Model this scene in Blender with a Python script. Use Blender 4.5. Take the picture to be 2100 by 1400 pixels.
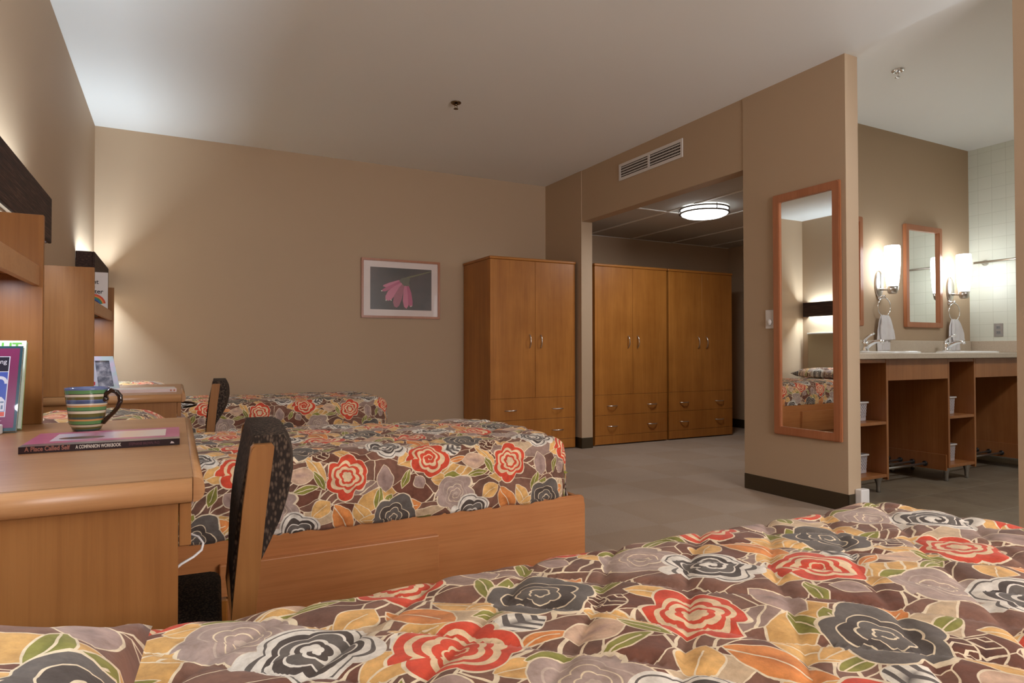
import bpy, bmesh, math, random
from mathutils import Vector, Matrix, noise
random.seed(7)
D = bpy.data
for o in list(D.objects): D.objects.remove(o)
sc = bpy.context.scene
COL = sc.collection
PI = math.pi

# ------------------------------------------------------------------ camera
cam_d = D.cameras.new('camera'); cam = D.objects.new('camera', cam_d); COL.objects.link(cam)
cam_d.sensor_width = 36.0; cam_d.lens = 1321.48/2100*36; cam_d.clip_start = 0.02
R = Vector((0.88675, -0.462246, -0.001254)); U = Vector((-0.00586, -0.013953, 0.999885)); F = Vector((0.46221, 0.886642, 0.015082))
cam.matrix_world = Matrix(((R.x, U.x, -F.x, 0), (R.y, U.y, -F.y, 0), (R.z, U.z, -F.z, 0.96), (0, 0, 0, 1)))
sc.camera = cam

# ------------------------------------------------------------------ world, view
w = D.worlds.new('world'); sc.world = w; w.use_nodes = True
w.node_tree.nodes['Background'].inputs[0].default_value = (0.02, 0.02, 0.02, 1)
sc.view_settings.view_transform = 'Standard'; sc.view_settings.look = 'None'
sc.view_settings.gamma = 1.0; sc.view_settings.exposure = 1.15
sc.cycles.max_bounces = 8; sc.cycles.diffuse_bounces = 5; sc.cycles.glossy_bounces = 4
sc.cycles.sample_clamp_indirect = 4.0
sc.cycles.use_denoising = True

# lamp strengths in one place
VAL_UP, VAL_DN, FILL_WINDOW = 5.2, 6.5, 58.0
COOL = (0.76, 0.89, 1.0)
NEUTRAL = (1.0, 0.90, 0.78)

# ------------------------------------------------------------------ node helpers
class NT:
    def __init__(s, name):
        s.m = D.materials.new(name); s.m.use_nodes = True
        s.t = s.m.node_tree; s.N = s.t.nodes; s.L = s.t.links
        s.b = s.N['Principled BSDF']
    def n(s, typ, ins=None, **kw):
        x = s.N.new(typ)
        for k, v in kw.items(): setattr(x, k, v)
        if ins:
            for k, v in ins.items(): s.set(x.inputs[k], v)
        return x
    def set(s, sock, v):
        if hasattr(v, 'links'): s.L.new(v, sock)
        elif hasattr(v, 'outputs'): s.L.new(v.outputs[0], sock)
        else:
            if isinstance(v, (tuple, list)) and len(v) == 3 and sock.type == 'RGBA': v = (*v, 1)
            sock.default_value = v
    def math(s, op, a, b=None, c=None, clamp=False):
        x = s.n('ShaderNodeMath', operation=op); x.use_clamp = clamp
        s.set(x.inputs[0], a)
        if b is not None: s.set(x.inputs[1], b)
        if c is not None: s.set(x.inputs[2], c)
        return x.outputs[0]
    def vmath(s, op, a, b=None, out=0):
        x = s.n('ShaderNodeVectorMath', operation=op); s.set(x.inputs[0], a)
        if b is not None: s.set(x.inputs[1], b)
        return x.outputs[out]
    def ramp(s, fac, stops, interp='LINEAR'):
        x = s.n('ShaderNodeValToRGB'); x.color_ramp.interpolation = interp
        e = x.color_ramp.elements
        while len(e) < len(stops): e.new(0.5)
        for i, (p, c) in enumerate(stops):
            e[i].position = p; e[i].color = c if len(c) == 4 else (*c, 1)
        s.set(x.inputs[0], fac); return x
    def mix(s, fac, a, b, blend='MIX'):
        x = s.n('ShaderNodeMix', data_type='RGBA', blend_type=blend)
        s.set(x.inputs[0], fac); s.set(x.inputs[6], a); s.set(x.inputs[7], b)
        return x.outputs[2]
    def co(s, kind='Object'):
        return s.n('ShaderNodeTexCoord').outputs[kind]
    def noise(s, vec, scale, detail=2, rough=0.5, out=0):
        x = s.n('ShaderNodeTexNoise', {'Vector': vec, 'Scale': scale, 'Detail': detail, 'Roughness': rough}); return x.outputs[out]
    def mapping(s, vec, loc=(0, 0, 0), rot=(0, 0, 0), scale=(1, 1, 1)):
        x = s.n('ShaderNodeMapping', {'Vector': vec, 'Location': loc, 'Rotation': rot, 'Scale': scale}); return x.outputs[0]
    def bump(s, h, strength=0.3, dist=0.01):
        x = s.n('ShaderNodeBump', {'Height': h, 'Strength': strength, 'Distance': dist})
        s.L.new(x.outputs[0], s.b.inputs['Normal'])
    def p(s, **kw):
        names = dict(col='Base Color', rough='Roughness', metal='Metallic', spec='Specular IOR Level', coat='Coat Weight',
                     coatr='Coat Roughness', emc='Emission Color', ems='Emission Strength', trans='Transmission Weight', alpha='Alpha', sheen='Sheen Weight')
        for k, v in kw.items(): s.set(s.b.inputs[names[k]], v)
        return s.m

def srgb(r, g, b):
    f = lambda c: (c/255/12.92) if c/255 <= 0.04045 else ((c/255+0.055)/1.055)**2.4
    return (f(r), f(g), f(b))

def plain(name, col, rough=0.5, metal=0.0, vary=0.04, coat=0.0, scale=12, **kw):
    t = NT(name)
    n = t.noise(t.co(), scale, 3)
    c = t.mix(n, tuple(x*(1-vary) for x in col), tuple(min(1, x*(1+vary)) for x in col))
    return t.p(col=c, rough=rough, metal=metal, coat=coat, **kw)

def paint(name, col, bump=0.06):
    t = NT(name); co = t.co()
    big = t.noise(co, 0.8, 2); fine = t.noise(co, 260, 2)
    c = t.mix(big, tuple(x*0.985 for x in col), tuple(x*1.015 for x in col))
    t.bump(fine, bump, 0.002)
    return t.p(col=c, rough=0.6, spec=0.25)

def wood(name, axis='z', a=(0.47, 0.19, 0.036), b=(0.33, 0.118, 0.018), rough=0.4, coat=0.12, seed=0.0):
    t = NT(name); co = t.co()
    k = {'x': (0.35, 5, 5), 'y': (5, 0.35, 5), 'z': (5, 5, 0.35)}[axis]
    kf = {'x': (3, 90, 90), 'y': (90, 3, 90), 'z': (90, 90, 3)}[axis]
    m1 = t.mapping(co, (seed, seed*1.3, seed*0.7), (0, 0, 0), k)
    fig = t.noise(m1, 2.2, 4, 0.55)
    mot = t.noise(t.mapping(co, (seed, 2, 1)), 2.6, 3, 0.6)
    fine = t.noise(t.mapping(co, (0, 0, 0), (0, 0, 0), kf), 1.0, 3, 0.7)
    f = t.math('ADD', t.math('MULTIPLY', fig, 0.55), t.math('MULTIPLY', mot, 0.45))
    base = t.ramp(f, [(0.34, b), (0.52, tuple((x+y)/2 for x, y in zip(a, b))), (0.66, a)]).outputs[0]
    g = t.ramp(fine, [(0.36, (0.80, 0.76, 0.70)), (0.56, (1, 1, 1))]).outputs[0]
    c = t.mix(0.55, base, g, 'MULTIPLY')
    t.bump(fine, 0.04, 0.001)
    return t.p(col=c, rough=rough, coat=coat, coatr=0.25, spec=0.4)

WALLC = srgb(181, 157, 130)
M = {}
M['wall'] = paint('tan_wall_paint', WALLC)
M['ceiling'] = paint('ceiling_paint', srgb(239, 240, 237), 0.04)
M['wood_z'] = wood('maple_upright', 'z')
M['wood_x'] = wood('maple_along_x', 'x')
M['wood_y'] = wood('maple_along_y', 'y')
M['desk_wood'] = wood('maple_desk', 'x', (0.46, 0.24, 0.105), (0.39, 0.19, 0.075), 0.36, 0.2)
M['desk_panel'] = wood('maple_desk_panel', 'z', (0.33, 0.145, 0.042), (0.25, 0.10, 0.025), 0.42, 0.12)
M['bed_wood'] = wood('maple_bed', 'x', (0.56, 0.24, 0.085), (0.44, 0.165, 0.052), 0.4, 0.15)
M['frame_wood'] = wood('cherry_frame', 'z', (0.44, 0.17, 0.075), (0.36, 0.125, 0.05), 0.35, 0.3)
M['vanity_wood'] = wood('vanity_wood', 'z', (0.42, 0.175, 0.06), (0.31, 0.115, 0.035), 0.35, 0.2)
M['nickel'] = plain('brushed_nickel', (0.62, 0.58, 0.54), 0.28, 1.0)
M['dark_nickel'] = plain('dark_nickel', (0.20, 0.18, 0.16), 0.3, 1.0)
M['chrome'] = plain('chrome', (0.85, 0.86, 0.88), 0.06, 1.0)
M['steel'] = plain('satin_steel', (0.5, 0.49, 0.48), 0.35, 1.0)
M['baseboard'] = plain('dark_vinyl_base', srgb(58, 46, 27), 0.45)
M['duct_dark'] = plain('painted_duct_dark', (0.012, 0.008, 0.005), 0.9)
M['white_plastic'] = plain('white_plastic', (0.72, 0.69, 0.66), 0.4)
M['white_ledge'] = plain('white_ledge', (0.78, 0.77, 0.72), 0.5)
M['porcelain'] = plain('porcelain', (0.82, 0.81, 0.80), 0.12, coat=0.5)
M['mirror'] = plain('mirror_glass', (0.93, 0.95, 0.93), 0.0, 1.0, vary=0.0)
M['black'] = plain('black_plastic', (0.01, 0.01, 0.012), 0.4)
M['bronze'] = plain('sprinkler_bronze', (0.22, 0.15, 0.08), 0.25, 1.0)
M['tan_panel'] = plain('tan_headboard_laminate', srgb(150, 133, 104), 0.6)

def carpet():
    t = NT('loop_carpet'); co = t.co()
    chk = t.n('ShaderNodeTexChecker', {'Vector': t.mapping(co, (0.12, 0.2, 0)), 'Scale': 2.0}).outputs[1]
    rx = t.n('ShaderNodeTexWave', {'Vector': co, 'Scale': 38, 'Distortion': 3.0, 'Detail': 2, 'Detail Scale': 8}, wave_type='BANDS', bands_direction='X').outputs[1]
    ry = t.n('ShaderNodeTexWave', {'Vector': co, 'Scale': 38, 'Distortion': 3.0, 'Detail': 2, 'Detail Scale': 8}, wave_type='BANDS', bands_direction='Y').outputs[1]
    rib = t.math('ADD', t.math('MULTIPLY', rx, chk), t.math('MULTIPLY', ry, t.math('SUBTRACT', 1.0, chk)))
    fine = t.noise(co, 330, 2, 0.8)
    big = t.noise(co, 2.2, 4, 0.6)
    a = t.mix(chk, srgb(174, 156, 139), srgb(170, 150, 131))
    a = t.mix(t.math('MULTIPLY', t.math('MULTIPLY', fine, rib), 0.9, clamp=True), a, srgb(128, 110, 94))
    a = t.mix(t.math('MULTIPLY', t.math('SUBTRACT', big, 0.35, clamp=True), 0.5), a, srgb(192, 173, 152))
    t.bump(t.math('ADD', rib, fine), 0.5, 0.004)
    return t.p(col=a, rough=0.95, spec=0.1)
M['carpet'] = carpet()

def floortile():
    t = NT('slate_floor_tile'); co = t.co()
    br = t.n('ShaderNodeTexBrick', {'Vector': t.mapping(co, (0.1, 0.16, 0)), 'Scale': 1.0, 'Mortar Size': 0.004, 'Brick Width': 0.45, 'Row Height': 0.45, 'Color1': srgb(140, 126, 106), 'Color2': srgb(126, 114, 98), 'Mortar': srgb(152, 142, 126)}, offset=0.0)
    n = t.noise(co, 5, 6, 0.65)
    c = t.mix(t.math('MULTIPLY', t.math('SUBTRACT', n, 0.4, clamp=True), 1.6), br.outputs[0], srgb(92, 72, 50))
    t.bump(n, 0.15, 0.004)
    return t.p(col=c, rough=0.42)
M['floortile'] = floortile()

def walltile():
    t = NT('cream_wall_tile'); co = t.co()
    sx = t.n('ShaderNodeSeparateXYZ', {0: co})
    v = t.n('ShaderNodeCombineXYZ', {0: sx.outputs[1], 1: sx.outputs[2]}).outputs[0]
    br = t.n('ShaderNodeTexBrick', {'Vector': v, 'Scale': 1.0, 'Mortar Size': 0.0018, 'Mortar Smooth': 0.3, 'Brick Width': 0.108, 'Row Height': 0.108, 'Color1': srgb(216, 217, 204), 'Color2': srgb(212, 214, 200), 'Mortar': srgb(196, 197, 182)}, offset=0.0)
    t.bump(t.math('SUBTRACT', 1.0, br.outputs[1]), 0.35, 0.0015)
    return t.p(col=br.outputs[0], rough=0.42)
M['walltile'] = walltile()

def counter():
    t = NT('speckled_countertop'); co = t.co()
    n = t.noise(co, 260, 2, 0.9)
    c = t.ramp(n, [(0.35, srgb(178, 160, 140)), (0.55, srgb(200, 185, 166)), (0.75, srgb(214, 202, 184))]).outputs[0]
    return t.p(col=c, rough=0.3)
M['counter'] = counter()

def woven():
    t = NT('dark_woven_grass'); co = t.co()
    n = t.noise(t.mapping(co, (0, 0, 0), (0, 0, 0), (60, 6, 160)), 1.0, 3, 0.7)
    c = t.ramp(n, [(0.35, srgb(26, 13, 8)), (0.55, srgb(58, 34, 24)), (0.72, srgb(100, 74, 58))]).outputs[0]
    t.bump(n, 0.6, 0.003)
    return t.p(col=c, rough=0.75)
M['woven'] = woven()

def chairfab():
    t = NT('charcoal_leaf_upholstery'); co = t.co()
    v = t.n('ShaderNodeTexVoronoi', {'Vector': t.mapping(co, (0, 0, 0), (0.5, 0.3, 0.4), (1, 1, 0.45)), 'Scale': 210, 'Randomness': 1.0}, feature='F1')
    c = t.ramp(v.outputs[0], [(0.20, srgb(98, 82, 68)), (0.42, srgb(68, 56, 47)), (0.56, srgb(44, 36, 31))]).outputs[0]
    t.bump(v.outputs[0], 0.12, 0.001)
    return t.p(col=c, rough=0.85, spec=0.2)
M['chairfab'] = chairfab()

def emit(name, col, s):
    t = NT(name); n = t.noise(t.co(), 4, 1)
    c = t.mix(n, tuple(x*0.98 for x in col), col)
    return t.p(col=c, rough=0.4, emc=c, ems=s)
M['lamp_glass'] = emit('lit_opal_glass', (0.88, 0.96, 1.0), 6.2)
M['ceil_glass'] = emit('lit_ceiling_diffuser', (0.94, 0.97, 1.0), 2.8)
M['tube'] = emit('fluorescent_tube', (0.75, 0.85, 1.0), 5.0)
M['puck'] = emit('puck_lens', (0.85, 0.88, 1.0), 6.0)

# ------------------------------------------------------------------ floral quilt fabric
CREAM = srgb(226, 208, 178)
def floral():
    t = NT('floral_quilt_print')
    uv = t.co('UV')
    wob = t.noise(uv, 14, 2, 0.5, out=1)
    wv = t.vmath('SCALE', t.vmath('SUBTRACT', wob, (0.5, 0.5, 0.5))); t.N[-1].inputs['Scale'].default_value = 0.022
    p = t.vmath('ADD', uv, wv)
    p = t.vmath('MULTIPLY', p, (1, 1, 0))
    # lattice coordinates of the half-drop repeat
    P = 0.32
    st = t.mapping(p, (0, 0, 0), (0, 0, -PI/4), (1, 1, 1))    # rotate so the square cell is axis aligned
    CELL = P*math.sqrt(2)
    st = t.vmath('SCALE', st); t.N[-1].inputs['Scale'].default_value = 1/CELL
    c45, s45 = math.cos(-PI/4), math.sin(-PI/4)
    def local(cx, cy, ang, sc):
        cs = ((c45*cx - s45*cy)/CELL, (s45*cx + c45*cy)/CELL)
        f = t.vmath('FRACTION', t.vmath('SUBTRACT', st, (cs[0]-0.5, cs[1]-0.5, 0)))
        a = PI/4 - ang
        # local = Rot(a) * sc*CELL*(f-0.5)
        k = CELL*sc
        ox, oy = -0.5*k, -0.5*k
        lx, ly = math.cos(a)*ox - math.sin(a)*oy, math.sin(a)*ox + math.cos(a)*oy
        return t.mapping(f, (lx, ly, 0), (0, 0, a), (k, k, 1))
    water = t.noise(uv, 30, 5, 0.7)
    tone = t.ramp(water, [(0.3, (0.72, 0.69, 0.66)), (0.5, (1, 1, 1)), (0.70, (1.28, 1.27, 1.25))]).outputs[0]
    # ground: large overlapping leaf shapes
    vm = t.mapping(p, (0, 0, 0), (0, 0, 0.7), (1.0, 1.9, 1))
    vo = t.n('ShaderNodeTexVoronoi', {'Vector': vm, 'Scale': 8.5}, feature='F1')
    ve = t.n('ShaderNodeTexVoronoi', {'Vector': vm, 'Scale': 8.5}, feature='DISTANCE_TO_EDGE')
    sel = t.n('ShaderNodeSeparateColor', {0: vo.outputs[1]}).outputs[0]
    ground = t.ramp(sel, [(0.0, srgb(124, 86, 70)), (0.25, srgb(110, 68, 52)), (0.42, srgb(124, 88, 72)), (0.60, srgb(110, 78, 64)), (0.70, srgb(206, 160, 96)), (0.80, srgb(150, 124, 112)), (0.88, srgb(112, 70, 54)), (0.94, srgb(196, 170, 138))], 'CONSTANT').outputs[0]
    line = t.math('LESS_THAN', ve.outputs[0], 0.014)
    cur = t.mix(line, ground, CREAM)
    veinw = t.n('ShaderNodeTexWave', {'Vector': vm, 'Scale': 9, 'Distortion': 6, 'Detail': 1}, wave_type='BANDS').outputs[1]
    gate = t.math('GREATER_THAN', t.n('ShaderNodeSeparateColor', {0: vo.outputs[1]}).outputs[1], 0.62)
    cur = t.mix(t.math('MULTIPLY', t.math('GREATER_THAN', veinw, 0.93), gate), cur, CREAM)
    COLS = dict(green=(srgb(138, 134, 62), srgb(112, 112, 48)), stripe=(srgb(226, 218, 204), srgb(92, 84, 80)), light=(srgb(222, 212, 198), srgb(132, 104, 88)),
                orange=(srgb(214, 136, 74), srgb(190, 110, 54)), tan=(srgb(220, 172, 106), srgb(196, 150, 88)), mauve=(srgb(202, 168, 142), srgb(168, 138, 124)),
                lav=(srgb(166, 140, 130), srgb(146, 122, 114)), brown=(srgb(98, 58, 42), srgb(76, 40, 28)))
    def leaf(kind, x0, y0, x1, y1, wd):
        nonlocal cur
        cx, cy = (x0+x1)/2, (y0+y1)/2
        Lh = math.hypot(x1-x0, y1-y0)/2*1.12; ang = math.atan2(y1-y0, x1-x0)
        lp = local(cx, cy, ang, 1/Lh)
        s = t.n('ShaderNodeSeparateXYZ', {0: lp})
        X, Y = s.outputs[0], s.outputs[1]
        ay = t.math('ABSOLUTE', Y)
        hw = wd*0.62/Lh
        xx = t.math('MULTIPLY', X, X)
        g = t.math('MULTIPLY_ADD', ay, 1/hw, xx)
        o = 0.0016/(wd*0.62)
        e = max(0.70, 1 - 1.6*o*1.0)
        A, B = COLS[kind]
        rp = t.ramp(t.math('MULTIPLY', g, 0.5), [(0, B), (e*0.25, A), (e*0.5-0.005, A), (e*0.5, CREAM if kind not in ('stripe', 'light') else srgb(236, 228, 214)), (0.5, (*CREAM, 1)), (0.503, (*CREAM, 0))])
        colr = rp.outputs[0]
        if kind in ('stripe', 'light', 'brown'):
            ph = t.math('SINE', t.math('MULTIPLY_ADD', ay, -9.0, t.math('MULTIPLY', X, 13.0)))
            colr = t.mix(t.math('MULTIPLY', t.math('GREATER_THAN', ph, 0.15 if kind != 'brown' else 0.8), t.math('LESS_THAN', g, e)), colr, B if kind != 'brown' else CREAM)
        elif kind in ('green', 'orange', 'tan'):
            mid = t.math('LESS_THAN', t.math('ABSOLUTE', t.math('MULTIPLY_ADD', xx, 0.12, Y)), 0.028)
            colr = t.mix(t.math('MULTIPLY', mid, t.math('LESS_THAN', X, 0.55)), colr, CREAM)
        cur = t.mix(rp.outputs[1], cur, colr)
    def rose(cx, cy, r, stops, ph, k=5, spiral=0.0):
        nonlocal cur
        lp = local(cx, cy, 0, 1/r)
        s = t.n('ShaderNodeSeparateXYZ', {0: lp})
        th = t.math('ARCTAN2', s.outputs[1], s.outputs[0])
        rr = t.vmath('LENGTH', lp, out=1)
        # petals that shift with radius: rings wander round the bloom
        a1 = t.math('MULTIPLY_ADD', rr, 4.0, t.math('MULTIPLY_ADD', th, float(k), ph))
        w1 = t.math('MULTIPLY_ADD', t.math('ABSOLUTE', t.math('SINE', t.math('MULTIPLY', a1, 0.5))), 0.20, 0.84)
        a2 = t.math('MULTIPLY_ADD', rr, -7.0, t.math('MULTIPLY_ADD', th, 2.0, ph*2))
        w2 = t.math('MULTIPLY_ADD', t.math('SINE', a2), 0.07, w1)
        g = t.math('DIVIDE', rr, w2)
        if spiral:
            g = t.math('SUBTRACT', g, t.math('MULTIPLY', th, spiral/(2*PI)))
        rp = t.ramp(t.math('MULTIPLY', g, 0.8), [(q*0.8, c) for q, c in stops] + [(0.80, (*CREAM, 1)), (0.803, (*CREAM, 0))], 'CONSTANT')
        cur = t.mix(rp.outputs[1], cur, rp.outputs[0])
    LEAVES = [('tan', 0.183, 0.703, 0.266, 0.730, 0.055), ('tan', 0.194, 0.872, 0.254, 0.910, 0.050), ('lav', 0.763, 0.698, 0.774, 0.610, 0.050), ('lav', 0.882, 0.651, 0.910, 0.607, 0.04),
        ('tan', 0.658, 0.575, 0.715, 0.488, 0.045), ('tan', 0.308, 0.632, 0.367, 0.628, 0.040), ('tan', 0.601, 0.783, 0.658, 0.719, 0.034), ('tan', 0.496, 0.756, 0.561, 0.668, 0.034),
        ('tan', 0.244, 0.796, 0.318, 0.790, 0.044), ('tan', 0.362, 0.830, 0.436, 0.831, 0.036), ('brown', 0.515, 0.735, 0.583, 0.770, 0.040), ('brown', 0.865, 0.498, 0.850, 0.430, 0.035),
        ('orange', 0.272, 0.897, 0.323, 0.793, 0.062), ('orange', 0.505, 0.860, 0.580, 0.875, 0.038), ('orange', 0.377, 0.696, 0.446, 0.702, 0.022),
        ('mauve', 0.436, 0.691, 0.526, 0.685, 0.05), ('green', 0.354, 0.641, 0.425, 0.631, 0.036), ('green', 0.354, 0.801, 0.417, 0.801, 0.024), ('green', 0.548, 0.812, 0.622, 0.819, 0.026),
        ('green', 0.436, 0.848, 0.473, 0.915, 0.034), ('green', 0.526, 0.698, 0.556, 0.637, 0.024), ('green', 0.447, 0.635, 0.533, 0.648, 0.022), ('green', 0.858, 0.675, 0.831, 0.615, 0.026),
        ('green', 0.755, 0.622, 0.734, 0.547, 0.030), ('stripe', 0.358, 0.738, 0.440, 0.758, 0.050), ('light', 0.222, 0.752, 0.292, 0.768, 0.046)]
    for l in LEAVES: leaf(*l)
    RED, CR, GR, GD, WH, LV, LD = srgb(204, 74, 50), srgb(224, 196, 158), srgb(100, 92, 86), srgb(78, 68, 62), srgb(224, 216, 204), srgb(168, 146, 136), srgb(188, 168, 154)
    rose(0.079, 0.891, 0.076, [(0, LD), (0.10, LV), (0.24, CREAM), (0.27, LV), (0.42, CREAM), (0.45, LV), (0.62, LD), (0.66, LV), (0.95, CREAM)], 1.0, 5, 0.14)
    rose(0.793, 0.802, 0.080, [(0, WH), (0.14, GD), (0.24, WH), (0.32, GR), (0.52, WH), (0.56, GD), (0.70, WH), (0.84, GR), (0.89, WH)], 2.2, 5, 0.20)
    rose(0.480, 0.829, 0.084, [(0, GR), (0.14, CREAM), (0.18, GR), (0.36, CREAM), (0.39, GD), (0.60, CREAM), (0.63, GR), (0.95, CREAM)], 0.3, 5, 0.10)
    rose(0.633, 0.673, 0.076, [(0, CR), (0.22, RED), (0.34, CR), (0.48, RED), (0.60, CR), (0.74, RED), (0.95, CREAM)], 3.0, 6, 0.0)
    rose(0.300, 0.713, 0.080, [(0, RED), (0.12, CR), (0.17, RED), (0.33, CR), (0.45, RED), (0.57, CR), (0.71, RED), (0.95, CREAM)], 0.8, 5, 0.22)
    cur = t.mix(1.0, cur, tone, 'MULTIPLY')
    t.bump(t.noise(uv, 60, 3, 0.6), 0.25, 0.004)
    return t.p(col=cur, rough=0.75, spec=0.25, sheen=0.1)
M['floral'] = floral()

# ------------------------------------------------------------------ mesh helpers
def nb(): return bmesh.new()
def box(bm, x0, x1, y0, y1, z0, z1, bev=0.0, seg=2, mi=0):
    vs = [bm.verts.new((x, y, z)) for x in (x0, x1) for y in (y0, y1) for z in (z0, z1)]
    f = [(0, 1, 3, 2), (4, 6, 7, 5), (0, 4, 5, 1), (2, 3, 7, 6), (0, 2, 6, 4), (1, 5, 7, 3)]
    fs = [bm.faces.new([vs[i] for i in q]) for q in f]
    for q in fs: q.material_index = mi
    if bev > 0:
        es = list({e for q in fs for e in q.edges})
        r = bmesh.ops.bevel(bm, geom=es, offset=bev, segments=seg, affect='EDGES', profile=0.5)
        for q in r['faces']: q.material_index = mi
    return fs
def frame_from(d):
    d = d.normalized(); a = Vector((0, 0, 1)) if abs(d.z) < 0.9 else Vector((1, 0, 0))
    u = d.cross(a).normalized(); v = d.cross(u).normalized(); return u, v
def tube(bm, pts, r, seg=10, cap=True, sx=1.0, mi=0):
    pts = [Vector(p) for p in pts]; n = len(pts)
    rs = r if isinstance(r, (list, tuple)) else [r]*n
    rings = []; pu = None
    for i, p in enumerate(pts):
        d = (pts[min(i+1, n-1)] - pts[max(i-1, 0)]).normalized()
        if pu is None: u, v = frame_from(d)
        else:
            u = (pu - d*pu.dot(d)).normalized(); v = d.cross(u).normalized()
        pu = u
        rings.append([bm.verts.new(p + u*math.cos(2*PI*k/seg)*rs[i]*sx + v*math.sin(2*PI*k/seg)*rs[i]) for k in range(seg)])
    for a, b in zip(rings, rings[1:]):
        for k in range(seg):
            q = bm.faces.new((a[k], a[(k+1) % seg], b[(k+1) % seg], b[k])); q.smooth = True; q.material_index = mi
    if cap:
        for q in (rings[0][::-1], rings[-1]):
            f = bm.faces.new(q); f.material_index = mi
def lathe(bm, prof, c=(0, 0, 0), seg=32, axis='z', sy=1.0, mi=0, caps=True):
    c = Vector(c); rings = []
    for r, h in prof:
        ring = []
        for k in range(seg):
            a = 2*PI*k/seg; p = (r*math.cos(a), r*math.sin(a)*sy, h)
            if axis == 'y': p = (p[0], p[2], p[1])
            if axis == 'x': p = (p[2], p[0], p[1])
            ring.append(bm.verts.new(c + Vector(p)))
        rings.append(ring)
    for a, b in zip(rings, rings[1:]):
        for k in range(seg):
            q = bm.faces.new((a[k], a[(k+1) % seg], b[(k+1) % seg], b[k])); q.smooth = True; q.material_index = mi
    if caps:
        if prof[0][0] > 1e-5: bm.faces.new(rings[0][::-1]).material_index = mi
        if prof[-1][0] > 1e-5: bm.faces.new(rings[-1]).material_index = mi
def prism(bm, poly, axis, a, b, mi=0, smooth=False):
    """poly of 2D points extruded along an axis from a to b. axis y: points are (x,z); x: (y,z); z: (x,y)"""
    def P(p, h):
        return {'y': (p[0], h, p[1]), 'x': (h, p[0], p[1]), 'z': (p[0], p[1], h)}[axis]
    A = [bm.verts.new(P(p, a)) for p in poly]; B = [bm.verts.new(P(p, b)) for p in poly]
    n = len(poly)
    for k in range(n):
        f = bm.faces.new((A[k], A[(k+1) % n], B[(k+1) % n], B[k])); f.material_index = mi; f.smooth = smooth
    bm.faces.new(A[::-1]).material_index = mi; bm.faces.new(B).material_index = mi
def flat(bm, pts, mi=0):
    f = bm.faces.new([bm.verts.new(p) for p in pts]); f.material_index = mi; return f

def obj(name, bm, mats, parent=None, loc=None, smooth_all=False):
    bmesh.ops.recalc_face_normals(bm, faces=bm.faces)
    me = D.meshes.new(name); bm.to_mesh(me); bm.free()
    if not isinstance(mats, (list, tuple)): mats = [mats]
    for m in mats: me.materials.append(m)
    if smooth_all:
        for p in me.polygons: p.use_smooth = True
    o = D.objects.new(name, me); COL.objects.link(o)
    if parent is not None: o.parent = parent
    if loc is not None: o.location = loc
    return o
def tag(o, label, cat, group=None, kind=None):
    o['label'] = label; o['category'] = cat
    if group: o['group'] = group
    if kind: o['kind'] = kind
    return o
def thing(name, label, cat, loc=(0, 0, 0), rz=0, group=None):
    o = D.objects.new(name, None); COL.objects.link(o); o.location = loc; o.rotation_euler = (0, 0, rz)
    o.empty_display_size = 0.1
    return tag(o, label, cat, group)
def struct(name, bm, mats, label=None):
    o = obj(name, bm, mats); o['kind'] = 'structure'
    if label: o['label'] = label
    return o
def copy_tree(o, parent=None):
    c = o.copy(); COL.objects.link(c); c.parent = parent
    for ch in [x for x in D.objects if x.parent == o and x is not c]: copy_tree(ch, c)
    return c
def dup(root, label, loc, rz=None, group=None):
    kids = [x for x in D.objects if x.parent == root]
    c = root.copy(); COL.objects.link(c)
    for ch in kids: copy_tree(ch, c)
    c.location = loc
    if rz is not None: c.rotation_euler = (0, 0, rz)
    c['label'] = label
    if group: c['group'] = group
    return c
def area(name, loc, size, sizey, power, col, direction, parent=None, spread=PI):
    l = D.lights.new(name, 'AREA'); l.shape = 'RECTANGLE'; l.size = size; l.size_y = sizey; l.energy = power; l.color = col; l.spread = spread
    o = D.objects.new(name, l); COL.objects.link(o); o.location = loc
    o.rotation_euler = Vector(direction).to_track_quat('-Z', 'Y').to_euler()
    if parent is not None: o.parent = parent
    return o
def text(name, s, size, mat, loc, rot, parent, extrude=0.0002, align='LEFT', sx=1.0, off=0.0):
    cu = D.curves.new(name, 'FONT'); cu.offset = off; cu.body = s; cu.size = size; cu.extrude = extrude; cu.align_x = align
    cu.materials.append(mat)
    o = D.objects.new(name, cu); COL.objects.link(o); o.location = loc; o.rotation_euler = rot; o.parent = parent; o.scale = (sx, 1, 1)
    return o

XL, XR, XT, YF, H = -0.579, 3.55, 3.667, 6.02, 2.747
XV, YV, YN = 6.286, 3.21, -1.9
AZ, AH = 2.272, 2.241            # alcove ceiling, opening head
YA0, YA1, YE, YE2 = 3.271, 5.323, 2.484, 1.61
XA = 6.26

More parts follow.
